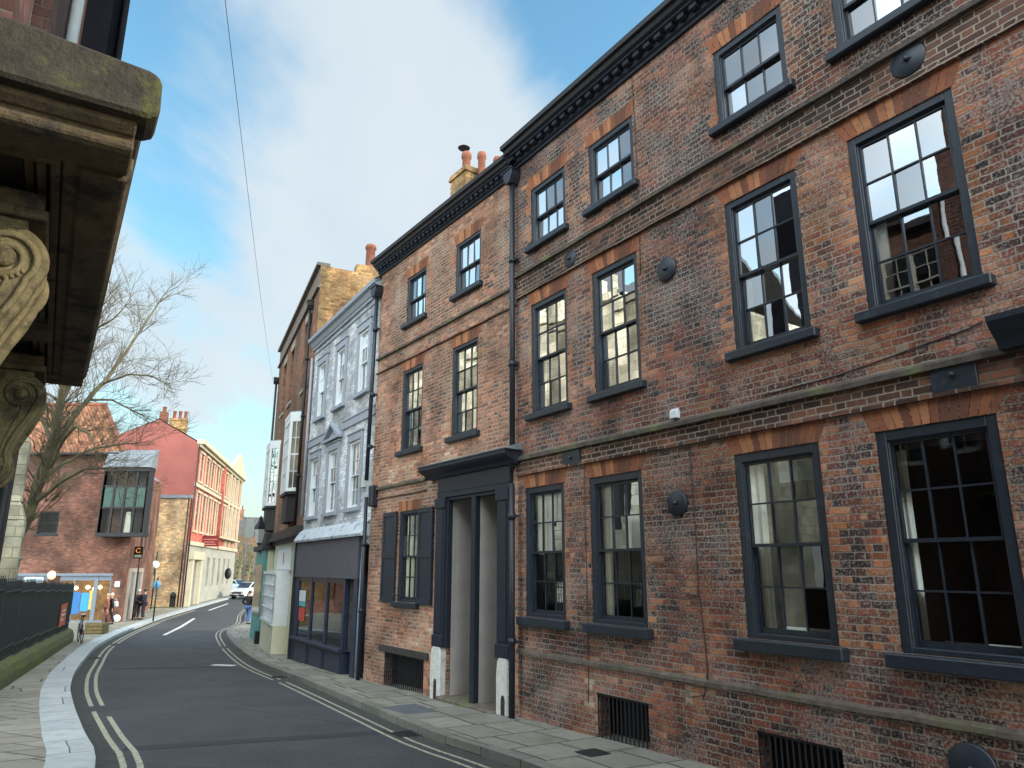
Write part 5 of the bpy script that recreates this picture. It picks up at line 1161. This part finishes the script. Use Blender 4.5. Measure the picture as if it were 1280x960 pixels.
# café sign on a tall pole
pb = G(165, 778); pt = at(176.5, 665, pb.y)
k = thing('cafe_sign', 'black square sign with an orange ring on a tall pole by the shop corner', 'sign', loc=pb); k.location.z = gz(pb.y) + .1
zt_ = pt.z - k.location.z; xx = 0
m = MB(); m.tube([(0, 0, 0), (0, 0, zt_)], .05, 8); m.build('pole', M_IRON, k)
sc_ = at(174.5, 690, pb.y); zz_ = sc_.z - k.location.z; dx = sc_.x - pb.x
m = MB(); m.box(dx - .28, dx + .25, -.12, -.06, zz_ - .38, zz_ + .32); sb = m.build('sign_board', flat('black sign board', (.015, .014, .012), .4), k)
m = MB(); pts = [(dx - .02 + .13 * math.cos(R(t)), -.13, zz_ + .08 + .13 * math.sin(R(t))) for t in range(40, 330, 15)]; m.tube(pts, .035, 6); m.build('ring_mark', flat('orange mark', (.75, .28, .04), .5), sb)
m = MB(); m.box(dx - .22, dx + .2, -.128, -.121, zz_ - .32, zz_ - .17); m.build('sign_strip', flat('pale green strip', (.35, .5, .42), .6), sb)
# globe street lamp
pg = at(188, 765, 57.5); k = thing('globe_lamp', 'white globe lamp on a short bracket in front of the yellow brown wall', 'lamp', loc=(pg.x, 57.5, gz(57.5)))
gp_ = at(194, 706, 57.5); bz = gp_.z - gz(57.5); dx = gp_.x - pg.x
m = MB(); m.tube([(0, 0, 0), (0, 0, bz + 1.0)], .05, 8); m.tube([(0, 0, bz - .55), (dx, 0, bz - .55)], .035, 6); m.tube([(dx, 0, bz - .75), (dx, 0, bz - .28)], .06, 8); m.build('post', M_IRON, k)
m = MB(); m.lathe([(.3 * math.sin(R(t)), -.3 * math.cos(R(t))) for t in range(2, 180, 16)] + [(.001, .3)], (dx, 0, bz), 16); m.build('globe', flat('opal globe', (.85, .84, .80), .25), k)
# round blue sign on a leaning post
pp = G(191, 779); k = thing('sign_post', 'short black post carrying a round pale blue sign beside the two men', 'sign', loc=(pp.x, pp.y, gz(pp.y) + .1))
t_ = at(198, 722, pp.y); cc_ = at(198, 731, pp.y); hz_ = t_.z - k.location.z; dx = t_.x - pp.x
m = MB(); m.tube([(0, 0, 0), (0, 0, hz_)], .045, 8); m.build('post', M_IRON, k)
m = MB(); m.lathe([(.24, .0), (.24, -.03), (.001, -.03)], (.0, -.05, cc_.z - k.location.z), 20, axis=1); sb = m.build('sign_disc', flat('pale blue disc', (.10, .26, .42), .4), k); m = MB(); m.box(-.04, .04, -.09, -.082, cc_.z - k.location.z - .16, cc_.z - k.location.z + .08); m.lathe([(.045, -.09), (.001, -.092)], (0, 0, cc_.z - k.location.z + .13), 8, axis=1); m.build('sign_mark', flat('dark sign mark', (.02, .03, .05), .5), sb)
# signs on the red house
def onG(u, v, y=0): x, z = FG.q(u, v, y); return FG.w(x, y, z)
w0 = onG(263, 676, -.7); m = MB(); m.box(-.75, .75, -.05, .05, -.5, .45); o = m.build('hanging_sign', flat('maroon sign', (.20, .03, .035), .5)); o.location = w0; tag(o, 'dark maroon signboard projecting from the front of the red house', 'sign')
m = MB(); m.box(-.6, .6, -.058, -.051, .08, .16); m.box(-.6, .4, -.058, -.051, -.14, -.07); m.box(-.5, .55, -.058, -.051, -.34, -.27); m.build('sign_lettering', flat('pink lettering', (.55, .25, .22), .6), o)
w0 = onG(285, 717, -.9); m = MB(); m.lathe([(.55, .06), (.55, -.06), (.001, -.06)], (0, 0, 0), 18, axis=1); o = m.build('round_sign', flat('black round sign', (.012, .014, .02), .5)); o.location = w0; o.scale = (.6, 1, 1); tag(o, 'black round sign sticking out at the far end of the red house', 'sign')
# timber planter in front of the café
pa, pb_ = G(103, 797), G(124, 795); k = thing('timber_planter', 'low weathered timber planter at the end of the railings', 'planter', loc=((pa.x + pb_.x) / 2, (pa.y + pb_.y) / 2 + .3, gz(pa.y) + .11))
wd = abs(pb_.x - pa.x) / 2 + .35; m = MB()
for i in range(3): m.box(-wd, wd, -.3, -.26, .02 + i * .15, .15 + i * .15); m.box(-wd, wd, .26, .3, .02 + i * .15, .15 + i * .15); m.box(-wd, -wd + .04, -.26, .26, .02 + i * .15, .15 + i * .15); m.box(wd - .04, wd, -.26, .26, .02 + i * .15, .15 + i * .15)
m.build('trough', noisy('weathered timber', (.24, .18, .08), (.17, .13, .06), rough=.85, bumps=.3), k, bevel=.006); m = MB(); m.box(-wd + .04, wd - .04, -.26, .26, .02, .40); m.build('soil', noisy('soil', (.05, .04, .03), (.04, .035, .025), rough=1), k)
# bicycle chained to the end of the railings
def bicycle():
    p0 = G(93, 808); k = thing('bicycle', 'bicycle leaning against the end of the black railings, seen end on', 'bicycle', loc=(p0.x, p0.y + .3, gz(p0.y) + .11), rz=R(-62 + 90 + 90 + 8))
    for x in (-.52, .52):
        m = MB(); m.tube([(x + .33 * math.cos(R(t)), 0, .34 + .33 * math.sin(R(t))) for t in range(0, 361, 15)], .017, 6, caps=False)
        wl = m.build('wheel', flat('tyre', (.02, .02, .02), .8), k); m = MB()
        for t in range(0, 360, 24): m.tube([(x, 0, .34), (x + .32 * math.cos(R(t)), 0, .34 + .32 * math.sin(R(t)))], .0015, 3)
        m.build('spokes', flat('steel', (.5, .5, .52), .3, metal=1), wl); m = MB(); m.tube([(x + .37 * math.cos(R(t)), 0, .34 + .37 * math.sin(R(t))) for t in range(20, 170, 15)], .025, 6); m.build('mudguard', flat('silver guard', (.55, .56, .58), .35), k)
    m = MB(); S, H, B, Fk, Rr = (-.18, 0, .82), (.34, 0, .84), (-.08, 0, .30), (.52, 0, .34), (-.52, 0, .34)
    for a, b in ((S, H), (B, H), (B, S), (B, Rr), (S, Rr), (H, Fk), ((-.22, 0, .96), S), (H, (.31, 0, 1.02))): m.tube([a, b], .017, 6)
    m.build('frame', flat('purple frame', (.12, .05, .12), .4), k); m = MB(); m.extrude([(-.36, .97), (-.08, .97), (-.10, 1.02), (-.34, 1.04)], 1, -.07, .07); m.build('saddle', flat('black saddle', (.02, .02, .02), .6), k, bevel=.02)
    m = MB(); m.tube([(.18, -.30, 1.05), (.30, -.24, 1.06), (.33, 0, 1.03), (.30, .24, 1.06), (.18, .30, 1.05)], .012, 6); m.build('handlebar', flat('chrome', (.6, .6, .62), .2, metal=1), k)
bicycle()
# overhead wire
a, b = at(279, -20, 5.0), FR.w(0, 0, 0); b = F2.w(.2, -.2, 10.3); pts = [a.lerp(b, t / 12) + Vector((0, 0, -.25 * math.sin(math.pi * t / 12))) for t in range(13)]
o = MB().tube(pts, .003, 5).build('overhead_wire', flat('grey wire', (.06, .065, .07), .6)); tag(o, 'thin black wire slung across the sky to the brown brick house', 'wire')
# distant lamp posts
for (u, vt, vb, Y, lb) in ((306, 655, 744, 92, 'tall grey lamp post right of the red house, nearer of the two far ones'), (318, 690, 744, 112, 'shorter lamp post further off, just behind the white car')):
    p = at(u - 4, vb, Y); t_ = at(u, vt, Y); k = thing('lamp_post', lb, 'lamp post', loc=(p.x, Y, gz(Y)), group=None); hh = t_.z - gz(Y)
    m = MB(); m.tube([(0, 0, 0), (0, 0, hh)], [.12, .06], 8); m.build('post', flat('lamp post grey', (.08, .09, .09), .5), k); m = MB(); m.tube([(0, 0, hh), (.5, 0, hh + .15)], .05, 6); m.box(.3, 1.0, -.1, .1, hh + .1, hh + .2); m.build('lamp_head', flat('lamp head grey', (.25, .26, .26), .5), k)

# ------------------------------------------------------------------ cars
def car(loc, rz, label, paint):
    k = thing('parked_car', label, 'car', loc=loc, rz=rz, group='cars at the far end of the street')
    m = MB(); W_ = .90
    # body as lofted sections along y (front at -y)
    secs = [(-2.2, .62, .35, .72), (-2.12, .82, .30, .86), (-1.6, .89, .28, 1.02), (-1.05, .90, .28, 1.10), (0, .91, .28, 1.12), (1.3, .90, .28, 1.12), (2.0, .86, .32, 1.10), (2.2, .72, .4, 1.0)]
    for (y, w_, z0, z1) in secs: m.v += [(-w_, y, z0), (-w_ * 1.0, y, z1 - .18), (-w_ * .86, y, z1), (w_ * .86, y, z1), (w_, y, z1 - .18), (w_, y, z0)]
    n_ = 6
    for i in range(len(secs) - 1):
        for j in range(n_): jj = (j + 1) % n_; m.f.append((i * n_ + j, i * n_ + jj, (i + 1) * n_ + jj, (i + 1) * n_ + j)); m.sm.append(False); m.att.append(None)
    for b0 in (0, (len(secs) - 1) * n_): m.f.append(tuple(range(b0, b0 + n_))); m.sm.append(False); m.att.append(None)
    m.extrude([(-.55, 1.62), (1.35, 1.60), (1.95, 1.10), (-1.20, 1.08)][::-1], 0, -.70, .70)
    body = m.build('body', paint, k, bevel=.05)
    g = MB(); g.extrude([(-1.17, 1.10), (-.60, 1.57), (-.62, 1.60), (-1.25, 1.11)], 0, -.66, .66); g.build('windscreen', flat('windscreen', (.03, .05, .08), .05), k)
    for sx in (-1, 1):
        g = MB(); g.extrude([(-.95, 1.14), (-.5, 1.53), (1.2, 1.52), (1.6, 1.14)], 0, sx * .702, sx * .715); g.build('side_window', flat('side window', (.02, .025, .03), .08), k)
        g = MB(); g.box(sx * .50, sx * .80, -2.22, -2.05, .68, .82); g.build('headlight', flat('headlight', (.75, .78, .8), .1), k, bevel=.02)
        g = MB(); g.box(sx * .92, sx * 1.08, -.85, -.72, 1.06, 1.2); g.build('mirror', paint, k, bevel=.02)
        for y in (-1.38, 1.35):
            wl = MB(); wl.lathe([(.34, -.1), (.34, .1)], (sx * .82, y, .34), 18, axis=0); wh = wl.build('wheel', flat('rubber', (.015, .015, .015), .8), k); r = MB(); r.lathe([(.2, -.105), (.2, .105)], (sx * .82, y, .34), 12, axis=0); r.build('rim', flat('rim', (.3, .3, .32), .4), wh)
    g = MB(); g.box(-.5, .5, -2.23, -2.15, .52, .70); g.box(-.8, .8, -2.21, -2.1, .30, .45); g.build('grille', flat('black grille', (.012, .012, .014), .5), k); g = MB(); g.box(-.26, .26, -2.25, -2.23, .42, .53); g.build('number_plate', flat('number plate', (.7, .7, .66), .5), k)
    return k
c1 = G(311, 748); car((c1.x, c1.y, gz(c1.y)), R(-20 + 6), 'white and silver car facing the camera at the far end of the street', noisy('silver white paint', (.55, .58, .62), (.5, .53, .57), rough=.25, bumps=0))
c2_ = at(290, 743, 92); car((c2_.x, 93, gz(93)), R(60), 'pale blue car half hidden behind the corner of the red house', noisy('pale blue paint', (.42, .52, .60), (.38, .48, .56), rough=.25, bumps=0))

# ------------------------------------------------------------------ people
def skin_mesh(name, verts, edges, mat, parent, root=0, sub=2):
    me = bpy.data.meshes.new(name); me.from_pydata([v[0] for v in verts], edges, []); o = bpy.data.objects.new(name, me); COL.objects.link(o)
    sk = o.modifiers.new('skin', 'SKIN'); sk.use_smooth_shade = True
    for i, v in enumerate(verts): r = v[1]; me.skin_vertices[0].data[i].radius = (r, r) if not isinstance(r, tuple) else r; me.skin_vertices[0].data[i].use_root = (i == root)
    ss = o.modifiers.new('sub', 'SUBSURF'); ss.levels = sub; ss.render_levels = sub
    dg = bpy.context.evaluated_depsgraph_get(); m2 = bpy.data.meshes.new_from_object(o.evaluated_get(dg)); bpy.data.objects.remove(o)
    m2.materials.clear(); m2.materials.append(mat); m2.name = name; ob = bpy.data.objects.new(name, m2); COL.objects.link(ob); ob.parent = parent; return ob
SKIN = flat('skin', (.50, .30, .22), .6)
def person(loc, rz, label, h=1.74, top=(.02, .02, .024), legs=(.02, .02, .024), hair=(.1, .07, .05), coat=0, pose='stand', arms='down', stoop=0, group=None, bag=None, shoes=(.015, .015, .015), walk=0.0):
    s = h / 1.74; k = thing('person', label, 'person', loc=loc, rz=rz, group=group)
    hip = .92 * s; sw = .19 * s; st = stoop
    def P(x, y, z): return (x * s, y * s, z * s)
    fwd = lambda z: (-st * max(0, z - .95))
    L = walk
    joints = {'pel': P(0, 0, .95), 'waist': P(0, fwd(1.12), 1.12), 'chest': P(0, fwd(1.35), 1.32), 'neck': P(0, fwd(1.48), 1.47), 'head0': P(0, fwd(1.56) - .01, 1.56), 'head': P(0, fwd(1.64) - .02, 1.64), 'crown': P(0, fwd(1.7) - .01, 1.69)}
    hips = {}; legsj = {}
    for sx, nm in ((-1, 'l'), (1, 'r')):
        fo = -L * sx
        legsj[nm] = [P(sx * .10, 0, .90), P(sx * .11, fo * .55 - .02, .50), P(sx * .12, fo + .02, .10), P(sx * .125, fo - .12, .045)]
        if arms == 'hips': legsj['a' + nm] = [P(sx * .20, fwd(1.42), 1.41), P(sx * .40, .06, 1.17), P(sx * .22, -.06, 1.0), P(sx * .16, -.10, .97)]
        elif arms == 'front': legsj['a' + nm] = [P(sx * .20, fwd(1.42), 1.41), P(sx * .27, -.02 + fwd(1.3), 1.14), P(sx * .14, -.22, 1.03), P(sx * .07, -.27, 1.02)]
        else: legsj['a' + nm] = [P(sx * .20, fwd(1.42), 1.41), P(sx * .25, .03 + L * sx * .25, 1.14), P(sx * .25, -.04 + L * sx * .5, .90), P(sx * .245, -.06 + L * sx * .6, .82)]
    # body: one continuous skinned figure with fingers
    V = []; E_ = []
    def add(p, r, par=None): V.append((p, r)); i = len(V) - 1; (E_.append((par, i)) if par is not None else None); return i
    pel = add(joints['pel'], .125 * s); wst = add(joints['waist'], .115 * s, pel); ch = add(joints['chest'], (.15 * s, .105 * s), wst); nk = add(joints['neck'], .055 * s, ch); h0 = add(joints['head0'], .075 * s, nk); h1 = add(joints['head'], .092 * s, h0); add(joints['crown'], .07 * s, h1)
    for nm in 'lr':
        p = legsj[nm]; a = add(p[0], .085 * s, pel); b = add(p[1], .058 * s, a); c = add(p[2], .042 * s, b); add(p[3], .035 * s, c)
        p = legsj['a' + nm]; a = add(p[0], .055 * s, ch); b = add(p[1], .042 * s, a); c = add(p[2], .030 * s, b); d = add(p[3], .030 * s, c)
        dv = (Vector(p[3]) - Vector(p[2])).normalized(); sd2 = dv.orthogonal().normalized()
        for q, ln in ((-1.5, .06), (-.5, .075), (.5, .07), (1.5, .055)):
            e0 = add(tuple(Vector(p[3]) + dv * .03 * s + sd2 * .014 * q), .009, d); add(tuple(Vector(p[3]) + dv * (.03 + ln) * s + sd2 * .016 * q), .008, e0)
    body = skin_mesh('body', V, E_, SKIN, k)
    m = MB(); hp_ = Vector(joints['head']); m.lathe([(.001, -.02), (.016, 0), (.001, .03)], (hp_.x, hp_.y - .095 * s, hp_.z - .01), 6); m.build('nose', SKIN, body)
    m = MB(); 
    for sx in (-1, 1): m.lathe([(.001, -.01), (.011, 0), (.001, .01)], (hp_.x + sx * .033, hp_.y - .083 * s, hp_.z + .015), 6)
    m.build('eyes', flat('eye dark', (.02, .02, .02), .4), body)
    m = MB(); m.lathe([(.098 * s * math.cos(R(t)), .105 * s * math.sin(R(t))) for t in range(-25, 90, 14)] + [(.001, .105 * s)], (hp_.x, hp_.y + .018, hp_.z + .028), 14); m.build('hair', flat('hair', hair, .8), k)
    # jacket or coat
    V = []; E_ = []; pel = add(joints['pel'], (.175 * s, .13 * s)); wst = add(joints['waist'], (.165 * s, .125 * s), pel); ch = add(joints['chest'], (.20 * s, .135 * s), wst); add(P(0, fwd(1.46), 1.45), .09 * s, ch)
    if coat: c1 = add(P(0, .0, .78), (.19 * s, .15 * s), pel); add(P(0, 0, .95 - coat), (.20 * s, .17 * s), c1)
    else: add(P(0, 0, .86), (.165 * s, .12 * s), pel)
    for nm in 'lr': p = legsj['a' + nm]; a = add(p[0], .075 * s, ch); b = add(p[1], .062 * s, a); add(p[2], .048 * s, b)
    skin_mesh('coat' if coat else 'jacket', V, E_, flat('cloth', top, .85), k)
    V = []; E_ = []; pel = add(P(0, 0, .93), (.155 * s, .12 * s))
    for nm in 'lr': p = legsj[nm]; a = add(p[0], .10 * s, pel); b = add(p[1], .075 * s, a); add(p[2], .062 * s, b)
    skin_mesh('trousers', V, E_, flat('trouser cloth', legs, .85), k)
    for nm in 'lr': p = legsj[nm]; V = []; E_ = []; a = add(p[2], .055 * s); b = add((p[2][0], p[2][1] - .04, .05), .055 * s, a); add((p[3][0], p[3][1] - .05, .04), .045 * s, b); skin_mesh('shoe', V, E_, flat('shoe', shoes, .6), k)
    return k
def PZ(u, v): g_ = G(u, v); return (g_.x, g_.y, gz(g_.y) + .11)
person(PZ(169.5, 777), R(75), 'white haired man in a black jacket, left of the two men talking', hair=(.6, .58, .55), arms='front')
person(PZ(177.5, 777), R(-80), 'dark haired man in a dark navy suit, right of the two men talking', hair=(.03, .025, .02), top=(.016, .018, .035), legs=(.016, .018, .03), arms='front', h=1.76)
person(PZ(130.5, 784), R(-60), 'woman in a long rust brown coat walking past the café', top=(.22, .08, .055), hair=(.45, .3, .2), coat=.48, walk=.16, h=1.64, legs=(.12, .05, .04), shoes=(.3, .25, .22))
wq = person(PZ(135.5, 783.5), R(-60), 'fair haired woman in black carrying a white bag past the café', top=(.015, .015, .018), hair=(.62, .55, .42), walk=.22, h=1.66)
wp = PZ(139.5, 783.5); bg_ = thing('shoulder_bag', 'white bag under the arm of the fair haired woman', 'bag', loc=(wp[0], wp[1], wp[2] + .95)); m = MB(); m.extrude([(-.20, 0), (.20, 0), (.17, .28), (-.17, .28)], 1, -.08, .08); bo_ = m.build('bag_body', flat('white leather', (.65, .64, .62), .5), bg_, bevel=.03); m = MB(); m.tube([(-.12, 0, .26), (-.06, 0, .42), (.06, 0, .42), (.12, 0, .26)], .012, 6); m.build('strap', flat('white strap', (.6, .6, .58), .5), bg_)
person(PZ(309, 783), R(165), 'man in black jumper and blue jeans, hands on hips, on the right pavement', top=(.012, .012, .014), legs=(.06, .12, .26), hair=(.05, .04, .035), arms='hips', walk=.10, h=1.78)

# ------------------------------------------------------------------ trees
def tree(name, label, limbs, seed, twig_depth=3, origin=None, twr=.012, group=None, dens=1.0, spread=1.0, trunk_mat=None):
    """limbs: list of (points, r0, r1); bare branches and twigs grow off each limb"""
    rn = random.Random(seed); o0 = Vector(limbs[0][0][0]); k = thing(name, label, 'tree', loc=o0, group=group)
    tk = MB(); tw = MB()
    def grow(mb, p, d, ln, r, lvl):
        n_ = 4 if lvl > 1 else 3; pts = [p.copy()]; q = p.copy(); dd = d.copy()
        for i in range(n_):
            dd = (dd + Vector((rn.uniform(-1, 1), rn.uniform(-1, 1), rn.uniform(-.6, 1.0))) * .22).normalized(); q = q + dd * ln / n_; pts.append(q.copy())
        mb.tube([x - o0 for x in pts], [max(.004, r * (1 - .75 * i / n_)) for i in range(n_ + 1)], 4 if lvl < 3 else 5, caps=False)
        if lvl <= 0: return
        for c in range(rn.randint(3, 5) if dens >= 1 else rn.randint(2, 3)):
            t = rn.uniform(.25, 1.0); i = min(n_ - 1, int(t * n_)); b = pts[i].lerp(pts[i + 1], t * n_ - i)
            nd = (dd + Vector((rn.uniform(-1, 1), rn.uniform(-1, 1), rn.uniform(-.7, .9))) * .85 * spread).normalized(); grow(mb, b, nd, ln * rn.uniform(.5, .75), r * .55, lvl - 1)
    for li, (pts, r0, r1, tdep, tlen) in enumerate(limbs):
        P_ = [Vector(p) for p in pts]
        # smooth
        Q = [P_[0]]
        for i in range(len(P_) - 1):
            for t in (1 / 3, 2 / 3, 1): Q.append(P_[i].lerp(P_[i + 1], t) + (Vector((rn.uniform(-1, 1), rn.uniform(-1, 1), rn.uniform(-1, 1))) * r0 * .25 if t < 1 else Vector()))
        n_ = len(Q); tk.tube([x - o0 for x in Q], [r0 + (r1 - r0) * i / (n_ - 1) for i in range(n_)], 8, caps=False)
        if tdep > 0:
            tot = sum((Q[i + 1] - Q[i]).length for i in range(n_ - 1)); cnt = int(tot * 2.6 * dens)
            for c in range(cnt):
                t = rn.uniform(.15, 1) * (n_ - 1); i = min(n_ - 2, int(t)); b = Q[i].lerp(Q[i + 1], t - i); d = (Q[i + 1] - Q[i]).normalized()
                nd = (d * .8 + Vector((rn.uniform(-1, 1), rn.uniform(-1, 1), rn.uniform(-.6, 1.0))) * .9 * spread).normalized()
                grow(tw, b, nd, tlen * rn.uniform(.5, 1.1), max(r1 * .8, .012), tdep)
    tk.build('trunk', trunk_mat or M_BARK, k); tw.build('crown', M_TWIG, k)
    return k
def L3(pts): return [at(u, v, Y) for (u, v, Y) in pts]
Yt = 28.0; tb = at(-8, 790, Yt); tb.z = gz(Yt)
limbs = [([tb] + L3([(14, 690, Yt), (36, 640, Yt), (54, 590, Yt), (68, 545, Yt - .3), (78, 490, Yt - .5), (86, 440, Yt - .5), (92, 385, Yt), (97, 330, Yt + .4), (100, 290, Yt + .6)]), .25, .05, 2, 1.6),
  (L3([(72, 548, Yt), (100, 510, Yt + .6), (130, 478, Yt + 1), (158, 440, Yt + 1.4), (185, 398, Yt + 1.8), (205, 368, Yt + 2)]), .13, .02, 2, 1.5),
  (L3([(80, 495, Yt), (100, 455, Yt - .6), (118, 410, Yt - 1), (132, 365, Yt - 1.2), (140, 330, Yt - 1.2)]), .11, .02, 2, 1.4),
  (L3([(128, 480, Yt + 1), (160, 468, Yt + .4), (190, 470, Yt), (215, 485, Yt - .3)]), .05, .012, 2, 1.2),
  (L3([(110, 500, Yt + .8), (140, 500, Yt + 1.4), (170, 515, Yt + 1.8), (200, 530, Yt + 2)]), .05, .012, 2, 1.1),
  (L3([(118, 412, Yt - 1), (140, 400, Yt - 1.6), (165, 375, Yt - 2)]), .05, .012, 2, 1.2),
  (L3([(62, 585, Yt), (80, 548, Yt - .6), (95, 533, Yt - 1), (112, 542, Yt - 1.3), (122, 570, Yt - 1.5)]), .09, .02, 2, 1.2),
  (L3([(54, 600, Yt), (78, 580, Yt + .5), (110, 563, Yt + 1), (150, 555, Yt + 1.4), (190, 552, Yt + 1.8)]), .09, .015, 2, 1.4),
  (L3([(40, 632, Yt), (72, 605, Yt - .5), (105, 586, Yt - 1), (135, 585, Yt - 1.2), (160, 610, Yt - 1.4)]), .10, .015, 2, 1.3),
  (L3([(68, 560, Yt), (50, 520, Yt + 1), (40, 470, Yt + 1.5)]), .10, .03, 2, 1.4),
  (L3([(84, 460, Yt), (70, 420, Yt), (60, 370, Yt)]), .08, .02, 2, 1.4)]
tree('bare_tree', 'big bare winter tree with greenish bark leaning out from behind the church', limbs, 3, dens=2.1)
for i, (u, Y, hh, lb) in enumerate(((296, 118, 8.5, 'bare tree far down the street just right of the red house'), (308, 126, 9.5, 'middle bare tree far down the street above the white car'), (322, 120, 9, 'bare tree far down the street behind the lantern'), (284, 130, 10, 'bare far tree rising behind the end of the red house'))):
    p = at(u, 740, Y); p.z = gz(Y); rn_ = random.Random(i); L_ = [([p, p + Vector((.2, 0, hh * .35)), p + Vector((.5, .3, hh * .7)), p + Vector((.3, .2, hh))], .28, .05, 2, 2.2)]
    for j in range(7):
        a_ = rn_.uniform(0, 6.28); b0 = p + Vector((.2, 0, hh * rn_.uniform(.25, .6))); L_.append(([b0, b0 + Vector((math.cos(a_) * 1.5, math.sin(a_) * 1.5, 1.3)), b0 + Vector((math.cos(a_) * 3, math.sin(a_) * 3, 2.6))], .10, .03, 2, 2.0))
    tree('bare_tree', lb, L_, 20 + i, dens=.5)
# evergreen bank closing the far end of the street
hb_ = MB(); rn_ = random.Random(5)
for i in range(9000):
    x = rn_.uniform(-85, -20); y = 140 + rn_.uniform(0, 8); t = mn.noise(Vector((x * .22, 0, 3))) ; hmax = 5.5 + 3.5 * t
    z = gz(140) + rn_.random() ** .8 * hmax; s_ = rn_.uniform(.12, .35); c_ = Vector((x, y, z)); a_ = Vector((rn_.uniform(-1, 1), rn_.uniform(-1, 1), rn_.uniform(-1, 1))).normalized(); b_ = a_.orthogonal().normalized()
    hb_.quad(c_ - a_ * s_, c_ - b_ * s_ * .6, c_ + a_ * s_, c_ + b_ * s_ * .6)
o = hb_.build('far_shrubbery', noisy('far scrub', (.10, .11, .06), (.15, .13, .08), scale=.4, rough=.9, bumps=0)); o['kind'] = 'stuff'; tag(o, 'dull green scrubby bank closing the far end of the street', 'shrubbery')
# drain gullies in the gutters and a patched trench in the road
for (pl, off, y_, lb) in ((KLd, .2, 24.0, 'iron drain grating in the left gutter where the kerb bends'), (KRd, -.18, 19.0, 'iron drain grating in the right gutter before the dark blue shop'), (KRd, -.18, 11.9, 'iron drain grating in the right gutter opposite the grey doorway')):
    i = min(range(len(pl)), key=lambda j: abs(pl[j].y - y_)); p = offs(pl, off)[i]; t = (pl[i + 1] - pl[i - 1]).normalized()
    m = MB(); m.box(-.22, .22, -.16, .16, 0, .006)
    for j in range(7): m.box(-.18 + j * .055, -.155 + j * .055, -.13, .13, .006, .014)
    o = m.build('drain_grating', M_IRON); o.location = (p.x, p.y, gz(p.y) + .005); o.rotation_euler = (-.028, 0, math.atan2(t.y, t.x)); tag(o, lb, 'drain')
for (c, w_, l_, a_) in ((G(330, 925), .32, 3.6, 20), (G(215, 835), .3, 3.2, 8)):
    a = Vector((math.cos(R(a_)), math.sin(R(a_)))); b = Vector((-a.y, a.x)); n_ = 4
    L_ = [c.xy + a * (l_ * (i / n_ - .5)) + b * (w_ / 2) for i in range(n_ + 1)]; R_ = [p - b * w_ for p in L_]
    struct(strip('road_patch', L_, R_, noisy('newer asphalt patch', (.018, .020, .025), (.034, .037, .043), scale=20, rough=.85, bumps=.5, bscale=120, c3=(.10, .10, .10), s3=90, t3=(.6, .75)), .0035))
